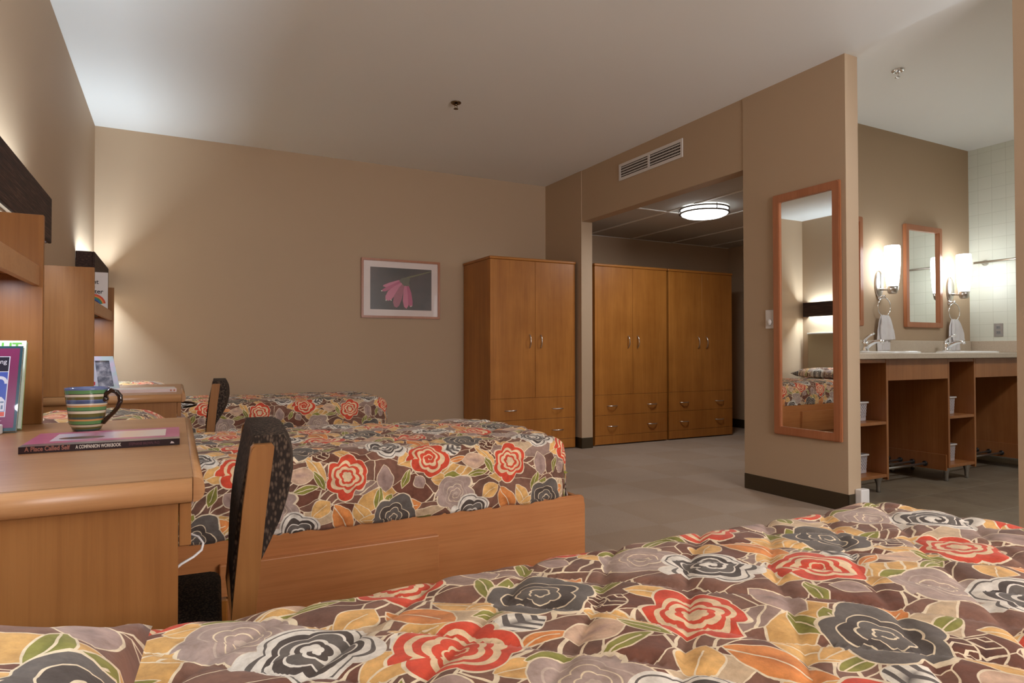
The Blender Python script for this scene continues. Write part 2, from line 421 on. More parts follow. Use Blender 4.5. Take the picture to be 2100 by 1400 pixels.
# ------------------------------------------------------------------ setting
b = nb(); box(b, XL-0.1, XT-0.06, YN-0.1, YF+0.1, -0.08, 0.0); box(b, XT-0.06, XA+0.1, YV+0.12, YF+0.1, -0.08, 0.0); struct('floor', b, M['carpet'])
b = nb(); box(b, XT-0.06, XV+0.1, YN-0.1, YV+0.12, -0.08, 0.001); struct('floor', b, M['floortile'])
b = nb(); box(b, XL-0.1, XV+0.1, YN-0.1, YF+0.1, H, H+0.08); struct('ceiling', b, M['ceiling'])
b = nb(); box(b, XL-0.1, XL, YN-0.1, YF+0.1, 0, H); struct('wall_left', b, M['wall'])
b = nb(); box(b, XL, XA+0.1, YF, YF+0.1, 0, H); struct('wall_back', b, M['wall'])
b = nb()   # near wall, with an opening for the added fill window behind the camera
WX0, WX1, WZ0, WZ1 = 1.25, 3.35, 0.90, 2.30
for q in ((XL, WX0, 0, H), (WX1, XV+0.1, 0, H), (WX0, WX1, 0, WZ0), (WX0, WX1, WZ1, H)): box(b, q[0], q[1], YN-0.1, YN, q[2], q[3])
struct('wall_near', b, M['wall'])
b = nb()
for q in ((WX0, WX0+0.05, WZ0, WZ1), (WX1-0.05, WX1, WZ0, WZ1), ((WX0+WX1)/2-0.03, (WX0+WX1)/2+0.03, WZ0+0.05, WZ1-0.05), (WX0+0.05, WX1-0.05, WZ0, WZ0+0.05), (WX0+0.05, WX1-0.05, WZ1-0.05, WZ1)): box(b, q[0], q[1], YN-0.07, YN-0.02, q[2], q[3], 0.003, 1)
fill_win = struct('fill_window_1', b, M['white_plastic'])  # unseen window, added to carry the fill light
b = nb(); box(b, WX0-0.04, WX1+0.04, YN+0.0005, YN+0.08, WZ0-0.035, WZ0-0.001, 0.004, 2); sl = obj('fill_window_sill', b, M['white_plastic'], fill_win)
wl = area('window_fill_light', ((WX0+WX1)/2, YN-0.12, (WZ0+WZ1)/2), WX1-WX0, WZ1-WZ0, FILL_WINDOW, (1.0, 0.96, 0.97), (0, 1, 0))  # broad flat fill from the added window, lifts the whole room
b = nb(); box(b, XR, XT+0.012, YA1, YF, 0, H); struct('wall_right', b, M['wall'])
b = nb(); box(b, XR+0.006, XT, YA0, YA1, AH, H); struct('wall_right', b, M['wall'])
b = nb(); box(b, XR, XT, YE, YA0, 0, H); struct('wall_right', b, M['wall'])
b = nb(); box(b, XR, XT, YN, YE2, 0, H); struct('wall_right', b, M['wall'])
b = nb(); box(b, XT, XV, YV, YV+0.12, 0, H); struct('wall_vanity', b, M['wall'])
b = nb(); box(b, XV, XV+0.1, YN, YV+0.12, 0, H); struct('wall_tile', b, M['walltile'])
b = nb(); box(b, XA, XA+0.1, YV+0.12, YF, 0, H); struct('wall_alcove', b, M['wall'])

def acoustic():
    t = NT('acoustic_panel'); co = t.co()
    n = t.noise(co, 120, 2, 0.8)
    c = t.mix(n, srgb(176, 172, 164), srgb(190, 187, 178))
    t.bump(n, 0.1, 0.002)
    return t.p(col=c, rough=0.9)
b = nb(); box(b, XT, XA, YV+0.12, YF, AZ, AZ+0.03)
struct('ceiling', b, acoustic())
b = nb()
for y in (YV+0.12, YF): box(b, XT, XA, y-0.012 if y == YF else y, y if y == YF else y+0.012, AZ-0.006, AZ+0.001)
for x in (4.092, 4.70, 5.31, 5.92): box(b, x-0.012, x+0.012, YV+0.13, YF-0.012, AZ-0.007, AZ+0.001)
box(b, XT, 4.70, 4.673, 4.697, AZ-0.0075, AZ+0.001)
struct('trim_1', b, M['white_ledge'])

def base_run(name, boxes):
    b = nb()
    for q in boxes: box(b, *q, 0.0, 0.105, 0.002, 1)
    struct(name, b, M['baseboard'])
t_ = 0.006
base_run('baseboard_right', [(XR-t_, XR, YE-t_, YA0, ), (XR-t_, XT-0.06, YE-t_, YE)])
base_run('baseboard_right', [(XR-t_, XR, YN, YE2)])
base_run('baseboard_right', [(XR-t_, XR, YA1-t_, YF), (XR-t_, XT+0.012, YA1-t_, YA1)])
base_run('baseboard_back', [(XL, XR-t_, YF-t_, YF)])
base_run('baseboard_left', [(XL, XL+t_, YN, YF-t_)])
base_run('baseboard_alcove', [(XA-t_, XA, YV+0.13, YF), (XT+0.02, XA-t_, YF-t_, YF)])
b = nb(); box(b, 3.606, 3.684, 2.440, YE-0.0005, 0.001, 0.134, 0.006, 2); struct('trim_2', b, M['white_plastic'])

# ------------------------------------------------------------------ valance wall lights
def valance(y0, label, k=1.0, kd=1.0, Ly=0.97, right=False, group='valance lights on the left wall'):
    t = thing('valance_wall_light', label, 'wall light', (XR if right else XL, y0, 1.42), PI if right else 0, group)
    d, h = 0.106, 0.192
    b = nb(); box(b, d-0.014, d, 0, Ly, 0, h, 0.004, 2); obj('valance_front', b, M['woven'], t)
    for yy in (0, Ly-0.014):
        b = nb(); box(b, 0.001, d-0.014, yy, yy+0.014, 0, h, 0.003, 1); obj('end_panel', b, M['woven'], t)
    b = nb(); box(b, 0.001, 0.045, 0.03, Ly-0.03, 0.072, 0.118, 0.004, 2); obj('lamp_housing', b, M['white_plastic'], t)
    b = nb()
    tube(b, [(0.062, 0.04, 0.095), (0.062, Ly-0.04, 0.095)], 0.012, 12); obj('fluorescent_tube', b, M['tube'], t)
    area('uplight', (0.055, Ly/2, 0.125), Ly-0.1, 0.05, VAL_UP*k, COOL, (0.12, 0, 1), t).rotation_euler = (PI, 0, PI/2)
    area('downlight', (0.055, Ly/2, 0.065), Ly-0.1, 0.05, VAL_DN*kd, COOL, (0.1, 0, -1), t).rotation_euler = (0, 0, PI/2)
    return t
valance(4.965, 'dark woven valance wall light in the far left corner, glowing onto the back wall')
valance(2.365, 'large dark woven valance wall light cropped by the left edge of the photo', kd=0.22)
valance(0.08, 'dark woven valance wall light above the nearest bed, left of the camera', 2.2, 0.8)

valance(0.35, 'dark woven valance wall light on the right wall, beside the camera', 1.8, 0.5, right=True, group='valance light on the right wall')

# ------------------------------------------------------------------ wardrobes
def arc_handle(c, half, out, axis, r=0.0045):
    """bow pull: centre c, half length along axis ('x' or 'z'), bulging toward -y"""
    pts = []
    for i in range(13):
        s = -1 + 2*i/12; o_ = -out*(1-abs(s)**2.4)
        pts.append((c[0]+(s*half if axis == 'x' else 0), c[1]+o_, c[2]+(s*half if axis == 'z' else 0)))
    return pts
def make_wardrobe():
    W_, Dp, Z = 0.943, 0.60, 1.85
    t = thing('wardrobe', 'tall maple wardrobe in the room corner with its side panel showing, beside the flower picture', 'wardrobe', (2.578, YF-0.012, 0), 0, 'maple wardrobes')
    b = nb()
    box(b, 0.004, 0.024, -Dp, -0.0, 0.004, Z-0.028); box(b, W_-0.024, W_-0.004, -Dp, -0.0, 0.004, Z-0.028)
    box(b, 0.024, W_-0.024, -0.012, -0.0, 0.02, Z-0.028); box(b, 0.024, W_-0.024, -Dp+0.004, -0.012, 0.098, 0.114); box(b, 0.024, W_-0.024, -Dp+0.004, -0.012, 0.504, 0.522)
    box(b, 0.024, W_-0.024, -Dp+0.004, -0.012, Z-0.046, Z-0.028)
    obj('body', b, M['wood_z'], t)
    b = nb(); box(b, -0.006, W_+0.006, -Dp-0.028, -0.0, Z-0.027, Z, 0.010, 4); obj('top_panel', b, M['wood_x'], t)
    b = nb(); box(b, 0.004, W_-0.004, -Dp-0.018, -Dp-0.001, 0.012, 0.099, 0.001, 1); obj('plinth', b, M['wood_z'], t)
    mid = 0.483
    for x0, x1, hx in ((0.004, mid-0.0012, mid-0.062), (mid+0.0012, W_-0.004, mid+0.06)):
        b = nb(); box(b, x0, x1, -Dp-0.019, -Dp-0.001, 0.5155, Z-0.0285, 0.0012, 1); d = obj('door', b, M['wood_z'], t)
        b = nb(); tube(b, arc_handle((hx, -Dp-0.019, 1.055), 0.066, 0.030, 'z'), [0.003]+[0.0055]*11+[0.003], 10); obj('handle', b, M['nickel'], d)
    for z0, z1 in ((0.1015, 0.306), (0.3085, 0.513)):
        b = nb(); box(b, 0.004, W_-0.004, -Dp-0.019, -Dp-0.001, z0, z1, 0.0012, 1); d = obj('drawer', b, M['wood_x'] if False else M['wood_z'], t)
        for hx in (0.217, 0.735):
            b = nb(); tube(b, arc_handle((hx, -Dp-0.019, (z0+z1)/2-0.01), 0.066, 0.030, 'x'), [0.003]+[0.0055]*11+[0.003], 10); obj('handle', b, M['nickel'], d)
    return t
wr = make_wardrobe()
dup(wr, 'maple wardrobe behind the alcove doorway, the left one of the pair', (3.745, 6.000, 0))
dup(wr, 'maple wardrobe behind the alcove doorway, the right one of the pair beside the dark corner', (4.708, 6.000, 0))

# ------------------------------------------------------------------ desks
def make_desk(handle=False):
    t = thing('desk', 'maple desk in the left foreground holding the striped mug and workbook', 'desk', (XL, 1.15, 0), 0, 'maple desks along the left wall')
    Wd, L = 0.604, 1.06
    b = nb(); box(b, 0.004, Wd, 0.003, L-0.003, 0.7215, 0.76); obj('desktop', b, M['desk_wood'], t)
    def nose(axis, a0, a1, base, sgn):
        b = nb(); pts = []
        for i in range(11):
            a = -PI/2 + PI*i/10
            pts.append((base + sgn*0.017*math.cos(a)**0.8 if math.cos(a) > 1e-6 else base, 0.740 + 0.0198*math.sin(a)))
        prism(b, pts, axis, a0, a1)
        for f in b.faces:
            if len(f.verts) == 4: f.smooth = True
        return b
    obj('edge_moulding', nose('y', 0.0, L, Wd+0.0006, 1), M['desk_wood'], t)
    obj('edge_moulding', nose('x', 0.004, Wd-0.001, 0.0024, -1), M['desk_wood'], t)
    obj('edge_moulding', nose('x', 0.004, Wd-0.001, L-0.0024, 1), M['desk_wood'], t)
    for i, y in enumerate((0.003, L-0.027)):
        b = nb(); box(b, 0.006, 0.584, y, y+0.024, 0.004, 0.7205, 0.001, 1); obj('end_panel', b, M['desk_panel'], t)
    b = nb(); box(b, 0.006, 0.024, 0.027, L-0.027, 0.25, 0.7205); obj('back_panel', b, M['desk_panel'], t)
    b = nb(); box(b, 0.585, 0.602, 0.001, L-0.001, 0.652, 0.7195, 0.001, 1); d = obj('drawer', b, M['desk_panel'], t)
    if handle:
        b = nb(); pts = [(0.602 + 0.075*(1-abs(-1+2*i/12)**2.4), 0.30+0.40*i/12, 0.672) for i in range(13)]
        tube(b, pts, 0.006, 10); obj('handle', b, M['dark_nickel'], d)
    return t
make_desk()
d2 = make_desk(True); d2.location = (XL, 3.445, 0); d2['label'] = 'maple desk further back between the middle and far beds'

def make_hutch(y0, label):
    t = thing('desk_hutch', label, 'hutch', (XL, y0, 0.7605), 0, 'shelf hutches on the desks')
    L = 1.056
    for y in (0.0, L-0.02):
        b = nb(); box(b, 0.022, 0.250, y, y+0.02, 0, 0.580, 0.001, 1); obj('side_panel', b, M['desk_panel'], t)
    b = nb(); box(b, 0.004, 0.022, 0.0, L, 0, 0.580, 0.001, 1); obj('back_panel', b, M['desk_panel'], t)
    b = nb(); box(b, 0.022, 0.226, 0.0205, L-0.0205, 0.412, 0.430); s = obj('shelf', b, M['desk_wood'], t)
    b = nb(); box(b, 0.2265, 0.242, 0.0205, L-0.0205, 0.382, 0.438, 0.001, 1); obj('fascia', b, M['desk_wood'], s)
    for y in (0.40, 0.87):
        b = nb(); lathe(b, [(0.036, 0.411), (0.036, 0.397), (0.028, 0.397), (0.028, 0.405)], (0.15, y, 0), 24, caps=False); k = obj('puck_light', b, M['dark_nickel'], t)
        b = nb(); lathe(b, [(0.0, 0.400), (0.027, 0.4005), (0.027, 0.408), (0.0, 0.408)], (0.15, y, 0), 24); obj('lens', b, M['puck'], k)
        l = D.lights.new('puck_lamp', 'AREA'); l.shape = 'DISK'; l.size = 0.05; l.energy = 0.32; l.color = (0.80, 0.84, 1.0)
        o = D.objects.new('puck_lamp', l); COL.objects.link(o); o.parent = t; o.location = (0.15, y, 0.396)
    return t
make_hutch(1.152, 'maple shelf hutch on the nearest desk, cropped by the left edge')
make_hutch(3.447, 'maple shelf hutch on the far desk, holding a book with a rainbow on its cover')

# ------------------------------------------------------------------ chairs
def make_chair():
    t = thing('desk_chair', 'wooden chair with charcoal upholstery pulled up to the nearest desk', 'chair', (-0.10, 1.437, 0), -0.05, 'desk chairs')
    ox = 0.10
    hw = 0.208
    prof = [(0.0, 0.165), (0.25, 0.118), (0.44, 0.094), (0.55, 0.103), (0.68, 0.115), (0.795, 0.129)]   # z, x of the front edge of the post
    def px(z):
        for (a, xa), (c, xc) in zip(prof, prof[1:]):
            if a <= z <= c: return xa + (xc-xa)*(z-a)/(c-a)
        return prof[-1][1]
    for s in (-1, 1):
        b = nb(); y0, y1 = (-hw, -hw+0.027) if s < 0 else (hw-0.027, hw)
        zs = [0.0, 0.1, 0.2, 0.3, 0.38, 0.44, 0.5, 0.56, 0.62, 0.68, 0.74, 0.775, 0.790, 0.795]
        poly = [(px(z)+ox + (0.004 if z > 0.79 else 0), z) for z in zs] + [(px(z)+ox+(0.036 if z < 0.1 else 0.039) - (0.004 if z > 0.79 else 0), z) for z in zs[::-1]]
        prism(b, poly, 'y', y0, y1)
        bmesh.ops.bevel(b, geom=[e for e in b.edges if abs((e.verts[0].co-e.verts[1].co).y) < 1e-6], offset=0.003, segments=2, affect='EDGES')
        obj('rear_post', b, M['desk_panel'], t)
        b = nb(); yy = (-hw+0.02) if s < 0 else (hw-0.02)
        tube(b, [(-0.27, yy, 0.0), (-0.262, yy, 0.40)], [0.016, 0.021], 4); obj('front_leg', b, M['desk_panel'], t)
        b = nb(); box(b, -0.265, px(0.4)+ox, yy-0.011, yy+0.011, 0.345, 0.398, 0.003, 2); obj('side_rail', b, M['wood_x'], t)
    b = nb(); box(b, -0.275, -0.250, -hw+0.035, hw-0.035, 0.345, 0.398, 0.003, 2); obj('front_rail', b, M['wood_y'], t)
    b = nb()  # seat
    box(b, -0.30, 0.185, -0.205, 0.205, 0.399, 0.462, 0.022, 4)
    for v in b.verts:
        if v.co.z > 0.44: v.co.z += 0.008*(1-(v.co.y/0.205)**2)
    obj('seat_cushion', b, M['chairfab'], t, smooth_all=True)
    # padded back between the posts
    b = nb(); ny, nz = 16, 22; yA = hw-0.0275
    z0, z1 = 0.466, 0.812
    def ring(j):
        y = -yA + 2*yA*j/ny
        cy = 1-(y/yA)**2
        pts = []
        zt = z1 - 0.004 + 0.006*cy
        for i in range(nz+1):          # front face, bottom to top
            s = i/nz; z = z0 + (zt-z0)*s
            pts.append((px(z)+ox+0.006-0.012*math.sin(PI*min(1, s))**0.7, z))
        RB = [(0.0, 0.0), (0.575, 0.0), (0.617, 0.016), (0.65, 0.028), (0.68, 0.035), (0.73, 0.038), (0.77, 0.033), (0.795, 0.026), (0.806, 0.018), (0.9, 0.008)]
        for i in range(nz+1):          # rear face, top to bottom
            s = 1-i/nz; z = z0 + (zt-z0)*s
            for (za, ba), (zb, bb) in zip(RB, RB[1:]):
                if za <= z <= zb: bulge = ba + (bb-ba)*(z-za)/(zb-za)
            pts.append((px(z)+ox+0.038+bulge*(1+0.35*cy)+0.006*cy, z))
        return [b.verts.new((x, y, z)) for x, z in pts]
    rings = [ring(j) for j in range(ny+1)]
    for A, B in zip(rings, rings[1:]):
        n = len(A)
        for k in range(n):
            f = b.faces.new((A[k], A[(k+1) % n], B[(k+1) % n], B[k])); f.smooth = True
    b.faces.new(rings[0][::-1]); b.faces.new(rings[-1])
    obj('padded_back', b, M['chairfab'], t)
    return t
ch = make_chair()
dup(ch, 'wooden chair with charcoal upholstery in front of the far bed, at the far desk', (-0.055, 3.845, 0))

# ------------------------------------------------------------------ beds
def make_bed():
    t = thing('bed', 'maple platform bed in the middle of the room, its drawer side facing the camera', 'bed', (XL, 2.272, 0), 0, 'platform beds')
    L, Wd = 2.108, 0.985
    b = nb(); pts = [(0.07, 0.0), (L, 0.0), (L, 0.335)] + [(L-0.022+0.022*math.cos(a), 0.335+0.022*math.sin(a)) for a in (PI/6, PI/3, PI/2)] + [(0.07, 0.357)]
    prism(b, pts, 'y', 0.0, 0.022)
    bmesh.ops.bevel(b, geom=[e for e in b.edges if e.verts[0].co.z > 0.33 and e.verts[1].co.z > 0.33 and abs(e.verts[0].co.y-e.verts[1].co.y) < 1e-6], offset=0.005, segments=2, affect='EDGES')
    obj('side_rail', b, M['bed_wood'], t)
    b = nb(); box(b, 0.07, L, Wd-0.022, Wd, 0.0, 0.357, 0.004, 2); obj('side_rail', b, M['bed_wood'], t)
    b = nb(); box(b, L-0.022, L-0.001, 0.0225, Wd-0.0225, 0.0, 0.345, 0.003, 2); obj('foot_rail', b, M['bed_wood'], t)
    b = nb(); box(b, 0.07, L-0.0225, 0.0225, Wd-0.0225, 0.20, 0.235); obj('platform', b, M['bed_wood'], t)
    for x0, x1 in ((0.705, 1.445),):
        b = nb(); box(b, x0, x1, -0.028, -0.0005, 0.055, 0.282, 0.004, 2); obj('drawer', b, M['bed_wood'], t)
    b = nb(); box(b, 0.10, L-0.06, 0.045, Wd-0.045, 0.2355, 0.50, 0.04, 4); obj('mattress', b, M['white_plastic'], t)
    b = nb(); box(b, 0.002, 0.045, 0.0, Wd, 0.0, 1.185, 0.003, 1); hb = obj('headboard', b, M['tan_panel'], t)
    b = nb(); box(b, 0.002, 0.055, -0.004, Wd+0.004, 1.1855, 1.203, 0.003, 2); obj('ledge', b, M['white_ledge'], hb)
    return t
BEDY = {'mid': 2.272, 'far': 4.925, 'near': 0.072}
bed = make_bed()
dup(bed, 'maple platform bed against the back wall, behind the far desk', (XL, BEDY['far'], 0))
dup(bed, 'maple platform bed hidden beneath the nearest comforter', (XL+0.045, BEDY['near'], 0))

def make_comforter(name, label, x0, y0, seed, res, uvoff, L=1.985, Wd=0.985, zt=0.596, drop=0.246, group='floral comforters'):
    """quilted cover folded over the mattress: a = cloth coordinate along x, b = across"""
    r = 0.085
    def fold(s, edge):      # distance past the start of the curve -> (plan, fall)
        q = s-(edge-r)
        if q <= 0: return s, 0.0
        arc = r*PI/2
        if q < arc:
            a = q/r; return edge-r+r*math.sin(a), r*(1-math.cos(a))
        return edge, r+(q-arc)
    side = Wd/2; cloth_half = side-r+r*PI/2+(drop-r)
    La = L-r+r*PI/2+(drop-r)
    na, nb_ = int(La/res), int(2*cloth_half/res)
    bm = nb(); grid = []
    uvl = bm.loops.layers.uv.new('UVMap')
    UVS = {}
    P3 = {}
    for i in range(na+1):
        for j in range(nb_+1):
            a = La*i/na; c = -cloth_half + 2*cloth_half*j/nb_
            x, fx = fold(a, L); y, fy = fold(abs(c), side); y = math.copysign(y, c)
            Rc = 0.13
            u = max(0, x-(L-Rc)); v = max(0, abs(y)-(side-Rc))
            if u > 0 and v > 0:
                un, vn = u/Rc, v/Rc
                x = L-Rc+Rc*un*math.sqrt(1-vn*vn/2); y = math.copysign(side-Rc+Rc*vn*math.sqrt(1-un*un/2), y)
            fall = min(drop, math.hypot(fx, fy))
            z = zt-fall
            P3[i, j] = (x, y, z, a, c, fall)
    # normals by finite differences, then displace
    for i in range(na+1):
        row = []
        for j in range(nb_+1):
            x, y, z, a, c, fall = P3[i, j]
            i0, i1, j0, j1 = max(0, i-1), min(na, i+1), max(0, j-1), min(nb_, j+1)
            va = Vector(P3[i1, j][:3])-Vector(P3[i0, j][:3]); vc = Vector(P3[i, j1][:3])-Vector(P3[i, j0][:3])
            n = va.cross(vc)
            n = n.normalized() if n.length > 1e-9 else Vector((0, 0, 1))
            sp = 0.19
            wx = a + 0.02*noise.noise(Vector((a*3, c*3, seed))); wy = c + 0.02*noise.noise(Vector((a*3, c*3, seed+9)))
            q1 = abs(((wx+wy)/sp) % 1.0-0.5)*2; q2 = abs(((wx-wy)/sp) % 1.0-0.5)*2
            puff = (1-q1**7)*(1-q2**7)
            big = noise.noise(Vector((a*2.2, c*2.2, seed+3)))*0.013
            wr_ = noise.noise(Vector((a*11, c*11, seed+5)))*0.0060 + noise.noise(Vector((a*26, c*26, seed)))*0.0018
            h = 0.0105*puff + big + wr_ - 0.008
            f = min(1, fall/drop)
            if fall > 0.5*drop:
                g = (fall/drop-0.5)*2
                h += g*(0.008*noise.noise(Vector((a*9+c*9, 0, seed+7))) + 0.006) - 0.012*g**3
            crown = 0.014*(1-(abs(c)/side)**2) if abs(c) < side else 0
            p = Vector((x, y, z+crown)) + n*h
            if z+crown < 0.42: p.z += 0.006*noise.noise(Vector((a*14+c*14, 3, seed)))
            v = bm.verts.new((p.x, p.y, p.z)); row.append(v); UVS[v] = (x0+a+uvoff[0], y0+side+c+uvoff[1])
        grid.append(row)
    for i in range(na):
        for j in range(nb_):
            f = bm.faces.new((grid[i][j], grid[i+1][j], grid[i+1][j+1], grid[i][j+1])); f.smooth = True
            for l in f.loops: l[uvl].uv = UVS[l.vert]
    me = D.meshes.new(name); bm.normal_update(); bm.to_mesh(me); bm.free(); me.materials.append(M['floral'])
    o = D.objects.new(name, me); COL.objects.link(o); o.location = (x0, y0+side, 0)
    md = o.modifiers.new('thickness', 'SOLIDIFY'); md.thickness = 0.012; md.offset = -1
    return tag(o, label, 'comforter', group)
make_comforter('comforter', 'quilted floral comforter on the nearest bed, filling the bottom of the photo', XL+0.14, BEDY['near']-0.004, 1.0, 0.0085, (0, 0), L=2.02, zt=0.588)
make_comforter('comforter', 'quilted floral comforter on the middle bed behind the nearest chair', XL+0.085, BEDY['mid']-0.004, 5.0, 0.011, (0.10, -1.56))
make_comforter('comforter', 'quilted floral comforter on the far bed against the back wall', XL+0.085, BEDY['far']-0.004, 11.0, 0.013, (0.10, -1.56+0.64*0-2.653+0.0))

def make_pillow(label, loc, rz, seed, uvo, tilt=0.0, sx=0.24, sy=0.36, h=0.085):
    bm = nb(); uvl = bm.loops.layers.uv.new('UVMap'); n = 44; V = {}
    for side in (0, 1):
        for i in range(n+1):
            for j in range(n+1):
                s, q = -1+2*i/n, -1+2*j/n
                edge = (i in (0, n)) or (j in (0, n))
                if side == 1 and edge: V[side, i, j] = V[0, i, j]; continue
                pin = 1-0.10*(1-abs(q)**2)*(abs(s)**3); pin2 = 1-0.09*(1-abs(s)**2)*(abs(q)**3)
                x = sx*s*pin; y = sy*q*pin2
                t_h = ((1-s**4)*(1-q**4))**0.55
                z = h*t_h*(1 if side == 0 else -0.42)
                z += 0.012*noise.noise(Vector((x*9, y*9, seed)))*t_h + 0.005*noise.noise(Vector((x*24, y*24, seed)))
                z += 0.018*(abs(s)*abs(q))**3
                V[side, i, j] = bm.verts.new((x, y, z))
    for side in (0, 1):
        for i in range(n):
            for j in range(n):
                q = [V[side, i, j], V[side, i+1, j], V[side, i+1, j+1], V[side, i, j+1]]
                if side: q = q[::-1]
                f = bm.faces.new(q); f.smooth = True
                for l in f.loops: l[uvl].uv = (l.vert.co.x+uvo[0], l.vert.co.y+uvo[1])
    me = D.meshes.new('pillow'); bm.to_mesh(me); bm.free(); me.materials.append(M['floral'])
    o = D.objects.new('pillow', me); COL.objects.link(o); o.location = loc; o.rotation_euler = (0, tilt, rz)
    return tag(o, label, 'pillow', 'pillows in floral shams')
make_pillow('floral pillow at the head of the nearest bed, in the bottom left corner', (-0.262, 0.47, 0.645), 0.0, 2.0, (0.26, 0.06), 0.04)
make_pillow('floral pillow on the middle bed, just showing behind the mug', (-0.262, 2.78, 0.655), 0.0, 4.0, (0.4, 0.2), 0.03)
make_pillow('floral pillow on the far bed, just showing above the far desk book', (-0.262, 5.42, 0.655), 0.0, 6.0, (0.9, 0.5), 0.03)

# ------------------------------------------------------------------ things on the near desk
def mug():
    t = thing('mug', 'striped green, blue and cream mug with a brown scrolled handle on the desk', 'mug', (-0.200, 1.957, 0.7602))
    t.scale = (1.08, 1.08, 0.95)
    m = NT('striped_glaze'); co = m.co()
    z = m.n('ShaderNodeSeparateXYZ', {0: co}).outputs[2]
    z = m.math('ADD', z, m.math('MULTIPLY', m.math('SUBTRACT', m.noise(co, 14, 1), 0.5), 0.004))
    h = 0.115
    C = dict(bl=srgb(66, 84, 118), gr=srgb(92, 138, 88), dk=srgb(26, 26, 28), cr=srgb(214, 204, 182), ol=srgb(96, 92, 48), or_=srgb(196, 146, 92), tl=srgb(64, 84, 88), lb=srgb(96, 110, 150))
    seq = [(0.0, 'tl'), (0.055, 'ol'), (0.10, 'cr'), (0.155, 'dk'), (0.17, 'gr'), (0.245, 'or_'), (0.285, 'tl'), (0.33, 'ol'), (0.41, 'cr'), (0.465, 'dk'), (0.48, 'gr'), (0.555, 'or_'), (0.60, 'cr'), (0.635, 'bl'), (0.70, 'lb'), (0.725, 'ol'), (0.79, 'cr'), (0.845, 'dk'), (0.862, 'gr'), (0.945, 'lb')]
    rp = m.ramp(m.math('DIVIDE', z, h), [(q, C[c]) for q, c in seq], 'CONSTANT')
    mat = m.p(col=rp.outputs[0], rough=0.15, coat=0.6)
    b = nb()
    lathe(b, [(0.0, 0.0), (0.025, 0.0), (0.029, 0.003), (0.0315, 0.012), (0.037, 0.04), (0.0422, 0.08), (0.0455, 0.112), (0.0455, 0.115), (0.043, 0.115), (0.041, 0.09), (0.036, 0.02), (0.030, 0.008), (0.0, 0.007)], seg=48)
    obj('cup', b, mat, t)
    g = plain('brown_glaze', srgb(38, 20, 14), 0.1, coat=0.8)
    b = nb(); dx, dy = 0.88, -0.47
    prof = [(0.040, 0.088), (0.045, 0.100), (0.058, 0.107), (0.070, 0.103), (0.078, 0.092), (0.079, 0.078), (0.073, 0.062), (0.063, 0.048), (0.053, 0.038), (0.044, 0.028), (0.038, 0.020)]
    tube(b, [(r*dx, r*dy, zz) for r, zz in prof], [0.0066, 0.0066, 0.0062, 0.006, 0.0058, 0.0056, 0.0053, 0.0053, 0.0053, 0.0056, 0.0056], 12)
    obj('handle', b, g, t)
    b = nb(); tube(b, [(0.040*dx, 0.040*dy, 0.088), (0.044*dx, 0.044*dy, 0.082), (0.046*dx, 0.046*dy, 0.078)], [0.007, 0.008, 0.005], 10); obj('scroll', b, g, t)
mug()

